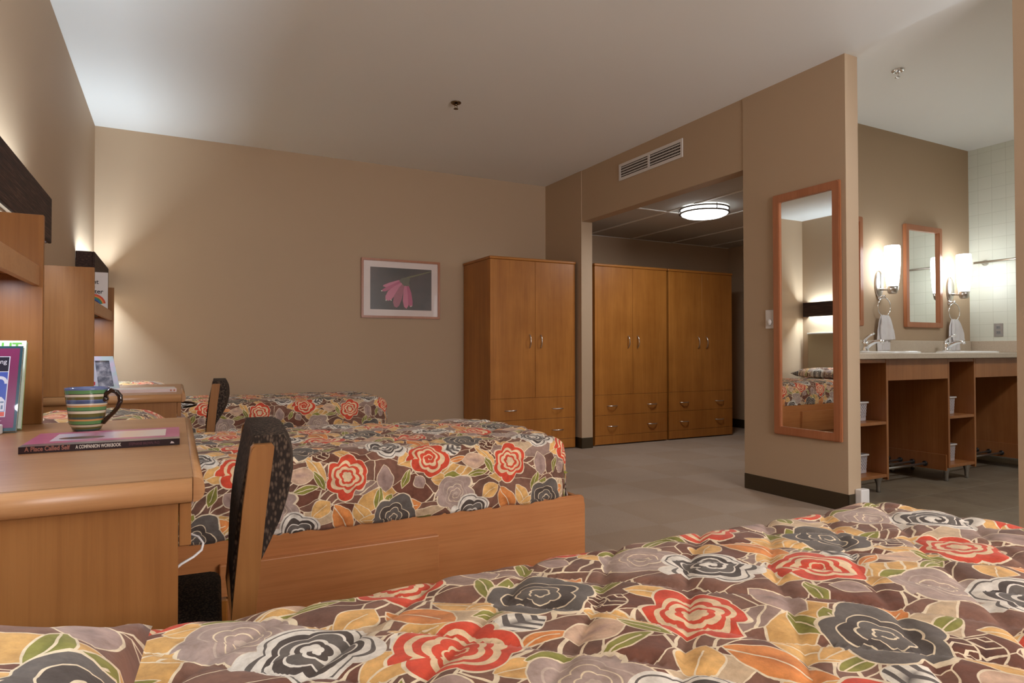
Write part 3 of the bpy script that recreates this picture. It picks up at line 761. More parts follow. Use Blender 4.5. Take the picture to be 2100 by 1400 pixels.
def flat_mat(name, col, rough=0.35, coat=0.3): return plain(name, col, rough, coat=coat, vary=0.06, scale=30)
def workbook():
    x0, x1, y0, y1, th = -0.272, 0.008, 1.563, 1.800, 0.0135
    W_, L_ = x1-x0, y1-y0
    t = thing('workbook', 'pink and white paperback workbook lying on the desk in front of the mug', 'book', (x0, y0, 0.7602))
    m = NT('workbook_cover'); co = m.co()
    s = m.n('ShaderNodeSeparateXYZ', {0: co}); X = m.math('DIVIDE', s.outputs[0], W_); Y = m.math('DIVIDE', s.outputs[1], L_)
    wv = m.noise(m.mapping(co, (0, 0, 0), (0, 0, 0), (2, 14, 1)), 3, 2)
    pink = m.mix(wv, srgb(160, 44, 104), srgb(206, 120, 160))
    inside = m.math('MULTIPLY', m.math('MULTIPLY', m.math('GREATER_THAN', X, 0.14), m.math('LESS_THAN', X, 0.90)), m.math('MULTIPLY', m.math('GREATER_THAN', Y, 0.30), m.math('LESS_THAN', Y, 0.86)))
    pic = m.ramp(m.math('ADD', X, m.math('MULTIPLY', wv, 0.12)), [(0.12, srgb(214, 206, 214)), (0.32, srgb(196, 196, 214)), (0.46, srgb(168, 88, 128)), (0.58, srgb(212, 200, 214)), (0.68, srgb(220, 190, 168)), (0.9, srgb(224, 214, 206))]).outputs[0]
    ex = m.math('DIVIDE', m.math('SUBTRACT', X, 0.33), 0.15); ey = m.math('DIVIDE', m.math('SUBTRACT', Y, 0.48), 0.10)
    el = m.math('LESS_THAN', m.math('ADD', m.math('MULTIPLY', ex, ex), m.math('MULTIPLY', ey, ey)), 1.0)
    pic = m.mix(el, pic, srgb(78, 48, 50))
    c = m.mix(inside, pink, pic)
    gl = m.math('LESS_THAN', Y, 0.16)
    c = m.mix(gl, c, m.mix(X, srgb(96, 80, 92), srgb(150, 140, 132)))
    m.bump(wv, 0.05, 0.002)
    cov = m.p(col=c, rough=0.28, coat=0.15)
    b = nb(); box(b, 0, W_, 0, L_, th-0.0012, th); obj('cover', b, cov, t)
    b = nb(); box(b, 0, W_, 0, L_, 0, 0.001); obj('back_cover', b, flat_mat('pink_card', srgb(150, 60, 100)), t)
    b = nb(); box(b, 0.0012, W_-0.0012, 0.0012, L_-0.002, 0.001, th-0.0012); obj('pages', b, plain('paper', srgb(222, 214, 200), 0.8), t)
    b = nb(); box(b, 0, W_, -0.0008, 0.001, 0, th); sp = obj('spine', b, flat_mat('dark_spine', srgb(34, 20, 28)), t)
    rot = (PI/2, 0, 0)
    text('title_text', 'A Place Called Self', 0.0125, flat_mat('plum_ink', srgb(150, 96, 84)), (0.010, -0.0010, 0.0042), rot, sp, sx=0.78, off=0.0003)
    text('subtitle_text', 'A COMPANION WORKBOOK', 0.0098, flat_mat('white_ink', srgb(206, 196, 186)), (0.0935, -0.0010, 0.0044), rot, sp, sx=0.60, off=0.0002)
    text('author_text', 'STEPHANIE BROWN, Ph.D.', 0.0078, flat_mat('mauve_ink', srgb(104, 60, 76)), (0.186, -0.0010, 0.0048), rot, sp, sx=0.62)
    b = nb(); prism(b, [(0.262, 0.004), (0.270, 0.004), (0.268, 0.007), (0.264, 0.0085), (0.263, 0.006)], 'y', -0.0012, -0.0008); obj('publisher_mark', b, flat_mat('white_mark', srgb(200, 190, 190)), sp)
workbook()

def standing_book(name, label, origin, w_, h_, th, lean, build):
    """front cover in local xz plane facing -y, right lower corner at origin"""
    t = thing(name, label, 'book', origin); t.rotation_euler = (-lean, 0, 0)
    build(t, w_, h_, th)
    return t
def b_magenta(t, w_, h_, th):
    teal, mag = flat_mat('teal_card', srgb(30, 70, 80)), flat_mat('magenta_card', srgb(118, 34, 80))
    b = nb(); box(b, -w_, 0, 0, 0.0015, 0, h_, mi=0)
    flat(b, [(-w_+0.01, -0.0003, 0.008), (-0.006, -0.0003, 0.008), (-0.006, -0.0003, h_-0.006), (-w_+0.01, -0.0003, h_-0.008)], 1)
    def quad(x0, x1, z0, z1, d, mi): flat(b, [(x0, d, z0), (x1, d, z0), (x1, d, z1), (x0, d, z1)], mi)
    quad(-w_+0.024, -0.024, 0.036, h_-0.028, -0.0006, 2)
    quad(-w_+0.026, -0.026, h_-0.068, h_-0.030, -0.0009, 3)
    quad(-w_+0.026, -0.026, 0.050, h_-0.070, -0.0009, 4)
    quad(-w_+0.026, -0.026, 0.038, 0.049, -0.0009, 5)
    pts = [(-0.052-0.001, 0.051), (-0.053, 0.078), (-0.060, 0.087), (-0.072, 0.090), (-0.085, 0.086), (-0.097, 0.07), (-0.10, 0.051)]
    flat(b, [(x+0.026, -0.0012, z) for x, z in pts], 2)
    arc = [(-0.070+0.016*math.cos(a), 0.118+0.020*math.sin(a)) for a in [PI*k/8 for k in range(9)]] + [(-0.070+0.009*math.cos(a), 0.118+0.012*math.sin(a)) for a in [PI*k/8 for k in range(8, -1, -1)]]
    flat(b, [(x+0.030, -0.0012, z+0.004) for x, z in arc], 2)
    quad(-0.034, -0.030, 0.056, 0.066, -0.0014, 6); quad(-0.036, -0.029, 0.072, 0.076, -0.0014, 6)
    obj('cover', b, [teal, mag, flat_mat('white_print', srgb(206, 210, 220)), flat_mat('navy_print', srgb(18, 14, 34)), flat_mat('blue_print', srgb(60, 84, 168)), flat_mat('red_print', srgb(206, 84, 62)), flat_mat('slate_print', srgb(104, 124, 150))], t)
    b = nb(); box(b, -w_+0.002, -0.001, 0.0016, th-0.0016, 0.001, h_-0.001); obj('pages', b, plain('ivory_paper', srgb(226, 218, 196), 0.8), t)
    b = nb(); box(b, -w_, 0, th-0.0015, th, 0, h_); obj('back_cover', b, teal, t)
    text('cover_text', 'ning', 0.017, flat_mat('cover_white_ink', srgb(214, 214, 220)), (-0.030, -0.0016, h_-0.048), (PI/2, 0, 0), t, align='RIGHT', sx=0.9)
    text('imprint_text', 'T', 0.010, flat_mat('imprint_ink', srgb(214, 190, 206)), (-0.030, -0.0016, 0.020), (PI/2, 0, 0), t, align='RIGHT')
standing_book('book', 'magenta book with a teal edge standing against the hutch panel, cropped at left', (-0.349, 1.975, 0.7658), 0.16, 0.223, 0.014, 0.36, b_magenta)
def b_white(t, w_, h_, th):
    b = nb(); box(b, -w_, 0, 0, 0.0012, 0, h_); obj('cover', b, flat_mat('white_green_card', srgb(214, 226, 206)), t)
    b = nb(); box(b, -w_+0.002, -0.001, 0.0013, th-0.0013, 0.001, h_-0.001); obj('pages', b, plain('white_paper', srgb(222, 220, 205), 0.8), t)
    b = nb(); box(b, -w_, 0, th-0.0012, th, 0, h_); obj('back_cover', b, flat_mat('green_card', srgb(120, 170, 110)), t)
    text('cover_text', 'UT', 0.030, flat_mat('green_ink', srgb(104, 186, 72)), (-0.010, -0.0006, h_-0.027), (PI/2, 0, 0), t, align='RIGHT', sx=1.1, off=0.0005)
standing_book('book', 'white book with green capital letters standing behind the magenta book', (-0.350, 2.035, 0.7653), 0.165, 0.234, 0.016, 0.29, b_white)
b = nb(); box(b, -0.50, -0.3745, 1.80, 1.975, 0.7603, 0.7835, 0.002, 1)
tag(obj('white_box', b, plain('white_card', (0.70, 0.70, 0.70), 0.5)), 'small flat white box lying below the magenta book', 'box')

# ------------------------------------------------------------------ things on the far desk
def photo_frame():
    t = thing('photo_frame', 'pastel slanted picture frame with a grey photo on the far desk', 'picture frame', (-0.262, 3.995, 0.7602)); t.rotation_euler = (-0.16, 0, 0)
    m = NT('pastel_frame'); co = m.co()
    n = m.noise(co, 16, 2)
    c = m.ramp(n, [(0.3, srgb(180, 214, 206)), (0.5, srgb(196, 206, 224)), (0.7, srgb(216, 196, 222))]).outputs[0]
    pm = m.p(col=c, rough=0.35)
    b = nb()
    O = [(-0.160, 0.0), (0.0, 0.0), (-0.036, 0.178), (-0.160, 0.178)]; I = [(-0.098, 0.016), (-0.028, 0.016), (-0.053, 0.155), (-0.117, 0.155)]
    for y, flip in ((0.0, 0), (0.012, 1)):
        vo = [b.verts.new((x, y, z)) for x, z in O]; vi = [b.verts.new((x, y, z)) for x, z in I]
        for k in range(4): b.faces.new((vo[k], vo[(k+1) % 4], vi[(k+1) % 4], vi[k]))
        if not flip: o0, i0 = vo, vi
        else:
            for k in range(4):
                b.faces.new((o0[k], o0[(k+1) % 4], vo[(k+1) % 4], vo[k])); b.faces.new((i0[k], i0[(k+1) % 4], vi[(k+1) % 4], vi[k]))
    obj('frame', b, pm, t)
    g = NT('grey_photo'); co = g.co(); n = g.noise(co, 34, 3, 0.6)
    gm = g.p(col=g.ramp(n, [(0.36, srgb(92, 98, 112)), (0.5, srgb(136, 140, 152)), (0.64, srgb(182, 184, 194))]).outputs[0], rough=0.3)
    b = nb(); v = [b.verts.new((x, 0.008, z)) for x, z in I]; b.faces.new(v); obj('photo', b, gm, t)
    for cols, (x, z, w_, hh) in ((srgb(70, 96, 172), (-0.131, 0.118, 0.006, 0.006)), (srgb(176, 170, 96), (-0.129, 0.088, 0.004, 0.014)), (srgb(196, 60, 72), (-0.121, 0.034, 0.009, 0.009))):
        b = nb(); box(b, x-w_/1, x+w_, -0.003, 0.0, z-hh, z+hh, 0.0015, 1); obj('charm', b, flat_mat('charm_paint', cols), t)
    b = nb(); prism(b, [(0.012, 0.15), (0.012, 0.14), (0.053, 0.0105), (0.058, 0.0105)], 'x', -0.10, -0.08); obj('easel_back', b, M['black'], t)
photo_frame()
def far_book():
    t = thing('book', 'thin pale paperback lying on the far desk', 'book', (-0.268, 3.62, 0.7602), math.radians(3))
    b = nb(); box(b, 0, 0.272, 0.001, 0.20, 0, 0.016, 0.001, 1); obj('cover', b, flat_mat('pale_cover', srgb(222, 214, 208)), t)
    b = nb(); box(b, 0, 0.272, -0.0005, 0.001, 0.0, 0.016); s = obj('spine', b, flat_mat('pink_spine', srgb(206, 184, 180)), t)
    for x in (0.010, 0.247, 0.262):
        b = nb(); lathe(b, [(0.0, -0.0012), (0.0045, -0.0012), (0.0045, -0.0004)], (x, 0, 0.008), 12, axis='y'); obj('spine_mark', b, flat_mat('red_mark', srgb(150, 48, 60) if x < 0.1 else srgb(186, 120, 90)), s)
far_book()
def hutch_book():
    t = thing('book', 'white book with a rainbow on its cover standing on the far hutch shelf', 'book', (-0.344, 4.28, 1.1915))
    b = nb(); box(b, -0.16, 0, 0, 0.002, 0, 0.215)
    bx = lambda a, r: (-0.068+r*math.cos(a), 0.030+r*math.sin(a)*1.05)
    for k, (r0, r1) in enumerate(((0.052, 0.060), (0.044, 0.052), (0.036, 0.044), (0.028, 0.036), (0.018, 0.028))):
        n = 10; A = [PI*0.06+PI*0.88*i/n for i in range(n+1)]
        for a0, a1 in zip(A, A[1:]):
            p = [bx(a0, r0), bx(a0, r1), bx(a1, r1), bx(a1, r0)]
            f = flat(b, [(x, -0.0004, z) for x, z in p], k+1)
    obj('cover', b, [flat_mat('white_cover', srgb(214, 208, 206)), flat_mat('band_red', srgb(206, 70, 44)), flat_mat('band_orange', srgb(226, 130, 60)), flat_mat('band_green', srgb(60, 140, 90)), flat_mat('band_blue', srgb(50, 96, 160)), flat_mat('band_indigo', srgb(44, 40, 90))], t)
    b = nb(); box(b, -0.158, -0.001, 0.002, 0.020, 0.001, 0.213); obj('pages', b, plain('cream_paper', srgb(222, 214, 200), 0.8), t)
    b = nb(); box(b, -0.16, 0, 0.0201, 0.022, 0, 0.215); obj('back_cover', b, flat_mat('grey_card', srgb(70, 66, 66)), t)
    ink = flat_mat('black_ink', srgb(24, 20, 20))
    text('cover_text', 'nt', 0.034, ink, (-0.044, -0.0008, 0.150), (PI/2, 0, 0), t, align='RIGHT', off=0.0005)
    text('cover_text', '&', 0.018, ink, (-0.060, -0.0008, 0.128), (PI/2, 0, 0), t, align='RIGHT')
    text('cover_text', 'hter', 0.034, ink, (-0.022, -0.0008, 0.096), (PI/2, 0, 0), t, align='RIGHT', off=0.0005)
hutch_book()
b = nb(); box(b, -0.52, -0.347, 4.3035, 4.322, 1.1915, 1.398, 0.001, 1); tag(obj('book', b, flat_mat('slate_cover', srgb(58, 66, 72))), 'thin dark book tucked behind the rainbow book on the far hutch', 'book')
# cord by the near desk
b = nb()
tube(b, [(-0.02, 1.262, 0.646), (0.018, 1.250, 0.648), (0.036, 1.238, 0.641), (0.043, 1.226, 0.632), (0.040, 1.216, 0.624), (0.028, 1.207, 0.617), (0.010, 1.20, 0.610), (-0.03, 1.195, 0.58), (-0.10, 1.19, 0.50), (-0.25, 1.19, 0.30), (-0.40, 1.19, 0.006), (-0.52, 1.30, 0.006)], 0.0023, 8)
tag(obj('power_cord', b, M['white_plastic']), 'white cord looping out below the drawer of the nearest desk', 'cord')

# ------------------------------------------------------------------ picture on the back wall
def frame_mesh(x0, x1, z0, z1, wdt, y0, y1, bev=0.003):
    b = nb()
    O = [(x0, z0), (x1, z0), (x1, z1), (x0, z1)]; I = [(x0+wdt, z0+wdt), (x1-wdt, z0+wdt), (x1-wdt, z1-wdt), (x0+wdt, z1-wdt)]
    V = {}
    for n_, poly in (('o', O), ('i', I)):
        for y in (y0, y1): V[n_, y] = [b.verts.new((x, y, z)) for x, z in poly]
    for k in range(4):
        q = (k+1) % 4
        b.faces.new((V['o', y0][k], V['o', y0][q], V['i', y0][q], V['i', y0][k]))
        b.faces.new((V['o', y1][k], V['o', y1][q], V['i', y1][q], V['i', y1][k]))
        b.faces.new((V['o', y0][k], V['o', y0][q], V['o', y1][q], V['o', y1][k]))
        b.faces.new((V['i', y0][k], V['i', y0][q], V['i', y1][q], V['i', y1][k]))
    bmesh.ops.recalc_face_normals(b, faces=b.faces)
    bmesh.ops.bevel(b, geom=list(b.edges), offset=bev, segments=2, affect='EDGES')
    return b
def picture():
    t = thing('framed_picture', 'framed photograph of a drooping pink flower on the back wall', 'picture', (1.929, YF-0.001, 1.278))
    hw, hh = 0.393, 0.565
    obj('frame', frame_mesh(-hw, hw, 0, hh, 0.022, -0.022, 0.0), M['frame_wood'], t)
    b = nb(); box(b, -hw+0.02, hw-0.02, -0.010, -0.004, 0.02, hh-0.02)
    obj('mat_board', b, plain('mat_board', srgb(214, 200, 194), 0.35, coat=0.15), t)
    m = NT('dark_photo_ground'); n = m.noise(m.co(), 3, 3)
    bg = m.p(col=m.ramp(n, [(0.35, srgb(50, 42, 32)), (0.6, srgb(74, 58, 50))]).outputs[0], rough=0.3, coat=0.05)
    x0, x1, z0, z1 = -0.306, 0.306, 0.082, 0.484
    px = lambda u, v: (x0+(x1-x0)*u, z1-(z1-z0)*v)
    b = nb(); flat(b, [(x0, -0.0105, z0), (x1, -0.0105, z0), (x1, -0.0105, z1), (x0, -0.0105, z1)], 0)
    petals = [([(0.47, .28), (.42, .30), (.30, .36), (.21, .42), (.20, .45), (.24, .47), (.36, .42), (.47, .34)], 1), ([(.48, .30), (.40, .36), (.26, .46), (.19, .53), (.18, .57), (.24, .57), (.38, .47), (.49, .36)], 2),
              ([(.50, .34), (.40, .42), (.28, .56), (.24, .68), (.24, .76), (.28, .79), (.33, .77), (.42, .60), (.52, .40)], 1), ([(.52, .36), (.46, .46), (.38, .66), (.36, .82), (.38, .92), (.42, .95), (.46, .90), (.50, .76), (.55, .42)], 3),
              ([(.55, .40), (.53, .56), (.52, .78), (.54, .92), (.58, .97), (.61, .90), (.62, .70), (.60, .44)], 1), ([(.58, .40), (.60, .60), (.61, .86), (.64, .93), (.68, .90), (.68, .78), (.66, .58), (.62, .42)], 2)]
    for k, (pl, mi) in enumerate(petals):
        flat(b, [(px(u, v)[0], -0.0108-0.0002*k, px(u, v)[1]) for u, v in pl], mi)
    flat(b, [(px(u, v)[0], -0.0124, px(u, v)[1]) for u, v in [(.46, .30), (.50, .24), (.60, .20), (.64, .24), (.62, .34), (.64, .42), (.54, .42), (.50, .36)]], 4)
    flat(b, [(px(u, v)[0], -0.0126, px(u, v)[1]) for u, v in [(.58, .205), (.80, .11), (.98, .03), (1.0, .045), (.82, .135), (.60, .235)]], 5)
    for (u, v) in ((.18, .56), (.33, .775), (.655, .905), (.25, .78)):
        c = px(u, v); flat(b, [(c[0]+0.006*math.cos(a), -0.0128, c[1]+0.006*math.sin(a)) for a in [2*PI*i/10 for i in range(10)]], 6)
    P = lambda n_, c: flat_mat(n_, c, 0.3, 0.05)
    obj('print', b, [bg, P('petal_pink', srgb(196, 112, 138)), P('petal_rose', srgb(176, 84, 116)), P('petal_dusk', srgb(160, 92, 108)), P('calyx_green', srgb(92, 88, 66)), P('stem_green', srgb(104, 98, 62)), P('dew', srgb(214, 206, 190))], t)
picture()

# ------------------------------------------------------------------ fittings on the right wall
def vent():
    t = thing('air_vent', 'white two-section air vent grille above the alcove doorway', 'vent', (XR+0.0055, 4.295, 2.498))
    b = frame_mesh(-0.415, 0.415, 0, 0.150, 0.026, -0.008, 0.0, 0.002)
    box(b, -0.012, 0.012, -0.0078, -0.001, 0.02, 0.13)
    f = obj('frame', b, M['white_plastic'], t); f.rotation_euler = (0, 0, -PI/2)
    b = nb(); box(b, -0.395, 0.395, -0.0012, -0.0002, 0.02, 0.13); o = obj('duct_dark_sheet', b, M['duct_dark'], t); o.rotation_euler = (0, 0, -PI/2)  # darkness inside the duct painted on as a thin near-black sheet
    for k in range(4):
        z = 0.040+0.0235*k
        b = nb(); box(b, -0.392, -0.013, -0.0065, -0.0055, z-0.004, z+0.004); box(b, 0.013, 0.392, -0.0065, -0.0055, z-0.004, z+0.004)
        o = obj('slat', b, M['white_plastic'], t); o.rotation_euler = (0, 0, -PI/2)
    b = nb()
    for k in range(44):
        x = -0.385+0.770*k/43
        if abs(x) < 0.016: continue
        box(b, x-0.0016, x+0.0016, -0.0040, -0.0015, 0.027, 0.123)
    o = obj('vane_screen', b, plain('vent_grey', srgb(150, 136, 122), 0.5), t); o.rotation_euler = (0, 0, -PI/2)
vent()
def switch():
    t = thing('dimmer_switch', 'white dimmer plate with a round knob left of the tall mirror', 'switch', (XR, 3.0405, 1.11))
    b = nb(); box(b, -0.008, -0.0002, -0.037, 0.037, 0, 0.126, 0.003, 2); obj('plate', b, M['white_plastic'], t)
    b = nb(); lathe(b, [(0.021, -0.0085), (0.020, -0.018), (0.0, -0.019)], (0, 0, 0.042), 24, axis='x'); obj('knob', b, M['porcelain'], t)
switch()
def tall_mirror():
    t = thing('wall_mirror', 'tall narrow full-length mirror in a cherry frame reflecting a bed', 'mirror', (XR-0.001, 2.757, 0.412))
    b = frame_mesh(-0.245, 0.245, 0, 1.580, 0.052, -0.022, 0.0, 0.004); o = obj('frame', b, M['frame_wood'], t); o.rotation_euler = (0, 0, -PI/2)
    b = nb(); box(b, -0.196, 0.196, -0.008, -0.003, 0.050, 1.530); o = obj('mirror_glass', b, M['mirror'], t); o.rotation_euler = (0, 0, -PI/2)
tall_mirror()
def sprinkler(loc, label):
    t = thing('sprinkler_head', label, 'sprinkler', loc, 0.4, 'ceiling sprinklers')
    b = nb(); lathe(b, [(0.038, -0.0005), (0.037, -0.006), (0.024, -0.012), (0.022, -0.006), (0.0, -0.006)], seg=28); obj('escutcheon', b, M['bronze'] if loc[0] < 3 else M['chrome'], t)
    b = nb(); tube(b, [(0, 0, -0.006), (0, 0, -0.022)], 0.009, 12)
    for s in (-1, 1): tube(b, [(s*0.008, 0, -0.018), (s*0.013, 0, -0.030), (s*0.004, 0, -0.044)], 0.0025, 6)
    obj('frame_arms', b, M['bronze'] if loc[0] < 3 else M['chrome'], t)
    b = nb(); lathe(b, [(0.0, -0.044), (0.017, -0.046), (0.017, -0.048), (0.0, -0.050)], seg=16); obj('deflector', b, M['bronze'] if loc[0] < 3 else M['chrome'], t)
sprinkler((1.773, 4.268, H), 'small bronze fire sprinkler in the middle of the bedroom ceiling')
sprinkler((4.069, 2.481, H), 'small chrome fire sprinkler on the vanity area ceiling')

def ceiling_lamp():
    t = thing('ceiling_lamp', 'round flush ceiling lamp with two nickel rings inside the alcove', 'ceiling light', (4.272, 4.39, AZ))
    b = nb(); lathe(b, [(0.205, -0.008), (0.205, -0.055), (0.200, -0.070), (0.17, -0.084), (0.10, -0.094), (0.0, -0.097)], seg=56); obj('diffuser', b, M['ceil_glass'], t)
    for z in (-0.012, -0.050):
        b = nb(); pr = [(0.207, z), (0.221, z), (0.221, z-0.013), (0.207, z-0.013), (0.207, z)]
        lathe(b, pr, seg=56, caps=False); obj('metal_ring', b, M['dark_nickel'], t)
    for a in (0.25, 0.25+2*PI/3, 0.25+4*PI/3):
        b = nb(); c = Vector((0.222*math.cos(a), 0.222*math.sin(a), 0)); tube(b, [c+Vector((0, 0, -0.006)), c+Vector((0, 0, -0.066))], 0.005, 8); obj('clip', b, M['dark_nickel'], t)
    b = nb(); lathe(b, [(0.19, -0.0003), (0.19, -0.008), (0.0, -0.008)], seg=40); obj('base_plate', b, M['white_ledge'], t)
    l = D.lights.new('lamp', 'AREA'); l.shape = 'DISK'; l.size = 0.34; l.energy = 6.0; l.color = (0.97, 0.98, 1.0)
    o = D.objects.new('lamp', l); COL.objects.link(o); o.parent = t; o.location = (0, 0, -0.101)
ceiling_lamp()

# ------------------------------------------------------------------ vanity
def bath_fill_light():  # ceiling panel added out of view to brighten the vanity area
    t = thing('added_ceiling_light', 'added square fill light on the washroom ceiling, unseen, right of the photo', 'ceiling light', (4.9, 0.7, H))
    obj('frame', frame_mesh(-0.30, 0.30, -0.30, 0.30, 0.03, -0.012, -0.0005, 0.002), M['white_plastic'], t).rotation_euler = (PI/2, 0, 0)
    for o in [x for x in D.objects if x.parent == t]: o.rotation_euler = (-PI/2, 0, 0); o.location = (0, 0, -0.013)
    b = nb(); box(b, -0.268, 0.268, -0.268, 0.268, -0.005, -0.001); obj('diffuser', b, M['ceil_glass'], t)
    area('fill_light_panel', (0, 0, -0.02), 0.5, 0.5, 15.0, (0.97, 0.98, 1.0), (0, 0, -1), t).rotation_euler = (0, 0, 0)
bath_fill_light()
def vanity():
    t = thing('vanity_cabinet', 'long open-shelf wooden vanity cabinet on short metal feet', 'vanity', (3.93, YV-0.004, 0))
    X0 = 3.93; d = 0.506
    vw = M['vanity_wood']
    def bx(*a, bev=0.001): b = nb(); box(b, *a, bev, 1); return b
    units = [(0.0, 0.355), (1.060, 1.425), (2.130, 2.34)]
    for k, (a, c) in enumerate(units):
        obj('side_panel', bx(a, a+0.022, -d, 0, 0.105, 0.903), vw, t)
        if k < 2: obj('side_panel', bx(c-0.022, c, -d, 0, 0.105, 0.903), vw, t)
        obj('shelf', bx(a+0.0225, c-0.0225, -d+0.002, -0.014, 0.462, 0.482), vw, t)
        obj('bottom_panel', bx(a+0.0225, c-0.0225, -d+0.002, -0.014, 0.106, 0.126), vw, t)
        obj('top_rail', bx(a+0.0225, c-0.0225, -d+0.002, -0.014, 0.878, 0.902), vw, t)
        obj('back_panel', bx(a+0.0225, c-0.0225, -0.0135, -0.001, 0.106, 0.902), vw, t)
        for fx in (a+0.05, c-0.05):
            for fy in (-d+0.045, -0.06):
                b = nb(); lathe(b, [(0.030, 0.1045), (0.027, 0.098), (0.015, 0.060), (0.012, 0.02), (0.014, 0.0015), (0.0, 0.0015)], (fx, fy, 0), 16); obj('foot', b, M['steel'], t)
    for a, c in ((0.3555, 1.0595), (1.4255, 2.1295)):
        obj('apron', bx(a, c, -d, -d+0.018, 0.757, 0.902), vw, t)
        for s in (0, 1):
            xx = (a, a+0.014) if s == 0 else (c-0.014, c)
            obj('rod_bracket', bx(xx[0], xx[1], -d+0.01, -0.02, 0.085, 0.200), vw, t)
        for y in (-0.065, -0.161, -0.254, -0.347):
            b = nb(); tube(b, [(a+0.0145, y, 0.118), (c-0.0145, y, 0.118)], 0.0085, 10); rd = obj('shoe_rod', b, M['steel'], t)
            b = nb(); lathe(b, [(0.019, c-0.0145), (0.019, c-0.022), (0.0, c-0.023)], (0, y, 0.118), 16, axis='x'); obj('socket', b, M['black'], rd)
vanity()
def countertop():
    t = thing('countertop', 'speckled beige vanity countertop with backsplash', 'countertop', (XT, YV, 0.904))
    b = nb(); box(b, 0.002, XV-XT-0.002, -0.56, -0.002, 0.0, 0.040, 0.006, 3); obj('slab', b, M['counter'], t)
    b = nb(); box(b, 0.002, XV-XT-0.002, -0.020, -0.001, 0.0405, 0.140, 0.004, 2); obj('backsplash', b, M['counter'], t)
    b = nb(); box(b, XV-XT-0.020, XV-XT-0.001, -0.56, -0.0205, 0.0405, 0.140, 0.004, 2); obj('side_splash', b, M['counter'], t)
countertop()
def make_sink():
    t = thing('sink', 'white oval drop-in sink, the left one beside the partition wall', 'sink', (4.63, 2.925, 0.9445), 0, 'vanity sinks')
    b = nb(); lathe(b, [(0.255, 0.0), (0.255, 0.006), (0.245, 0.012), (0.225, 0.010), (0.21, 0.0), (0.21, 0.001)], seg=48, sy=0.78, caps=False)
    obj('rim', b, M['porcelain'], t)
    b = nb(); lathe(b, [(0.212, 0.003), (0.19, 0.0028), (0.10, 0.0012), (0.0, 0.001)], seg=48, sy=0.78, caps=False); obj('basin', b, M['porcelain'], t)
    return t
s1 = make_sink(); dup(s1, 'white oval drop-in sink, the right one near the tiled wall', (5.68, 2.925, 0.9445))
def make_faucet():
    t = thing('faucet', 'chrome single-lever faucet behind the left sink, nearer the partition wall', 'faucet', (4.63, 3.095, 0.9565), 0, 'vanity faucets')
    b = nb(); lathe(b, [(0.030, -0.004), (0.030, 0.008), (0.024, 0.018), (0.022, 0.045), (0.0235, 0.060), (0.018, 0.074), (0.0, 0.078)], seg=24)
    obj('body', b, M['chrome'], t)
    b = nb(); tube(b, [(0, -0.012, 0.030), (0, -0.045, 0.055), (0, -0.085, 0.072), (0, -0.120, 0.076), (0, -0.138, 0.070), (0, -0.140, 0.058)], [0.018, 0.016, 0.0135, 0.012, 0.0125, 0.0115], 14); obj('spout', b, M['chrome'], t)
    b = nb(); tube(b, [(0, 0.006, 0.078), (0, -0.010, 0.098), (0, -0.040, 0.120), (0, -0.075, 0.133)], [0.013, 0.009, 0.0075, 0.0065], 12, sx=1.5); obj('lever', b, M['chrome'], t)
    return t
f1 = make_faucet(); dup(f1, 'chrome single-lever faucet behind the right sink, nearer the tiled wall', (5.70, 3.095, 0.9565))

def towel_ring(loc, label, tlabel, seed):
    t = thing('towel_ring', label, 'towel ring', loc, 0, 'towel rings')
    b = nb(); lathe(b, [(0.024, -0.0005), (0.024, -0.008), (0.012, -0.014), (0.010, -0.040), (0.016, -0.048), (0.0, -0.052)], (0, 0, 0), 20, axis='y'); obj('wall_mount', b, M['chrome'], t)
    b = nb(); r = 0.074; tube(b, [(r*math.sin(a), -0.042-0.004*math.sin(a), -0.010-r+r*math.cos(a)) for a in [2*PI*i/36 for i in range(37)]], 0.0042, 8, cap=False); obj('ring', b, M['chrome'], t)
    # hand towel folded through the ring
    x, y, z = loc
    bm = nb(); zr = z-0.010-2*r+0.0015
    cols = 22
    def strip(zb, ysgn, xl0, xl1, w0, w1):
        rows = []
        n = 24
        for i in range(n+1):
            s = i/n; zz = zr+0.008*math.cos(min(1, s*4)*PI/2) - (zr-zb)*s
            w_ = w0+(w1-w0)*min(1, s*1.6)**0.7; xc = xl0+(xl1-xl0)*s
            row = []
            for j in range(cols+1):
                q = -1+2*j/cols
                yy = y-0.045 + ysgn*(0.009*min(1, s*5)) + 0.006*math.sin(q*7+seed+s*2)*min(1, s*3) + 0.003*noise.noise(Vector((q*3, s*6, seed)))
                row.append(bm.verts.new((x+xc+w_*q, yy, zz+0.004*q*s)))
            rows.append(row)
        for A, B in zip(rows, rows[1:]):
            for j in range(cols):
                f = bm.faces.new((A[j], A[j+1], B[j+1], B[j])); f.smooth = True
        return rows
    a = strip(0.958, 1, 0.0, 0.005, 0.042, 0.078)
    c = strip(1.045, -1, 0.008, 0.036, 0.042, 0.085)
    for j in range(cols): bm.faces.new((a[0][j], c[0][j], c[0][j+1], a[0][j+1]))
    m = D.materials.get('terry_towel')
    if not m:
        tt = NT('terry_towel'); n = tt.noise(tt.co(), 400, 2); tt.bump(n, 0.5, 0.002); m = tt.p(col=tt.mix(n, (0.70, 0.68, 0.70), (0.80, 0.78, 0.79)), rough=0.95)
    me = D.meshes.new('hand_towel'); bm.to_mesh(me); bm.free(); me.materials.append(m)
    o = D.objects.new('hand_towel', me); COL.objects.link(o)
    md = o.modifiers.new('thickness', 'SOLIDIFY'); md.thickness = 0.006; md.offset = 0
    tag(o, tlabel, 'towel', 'white hand towels')
towel_ring((4.985, YV, 1.390), 'chrome towel ring below the left wall sconce', 'white hand towel hanging left of the framed vanity mirror', 0.5)
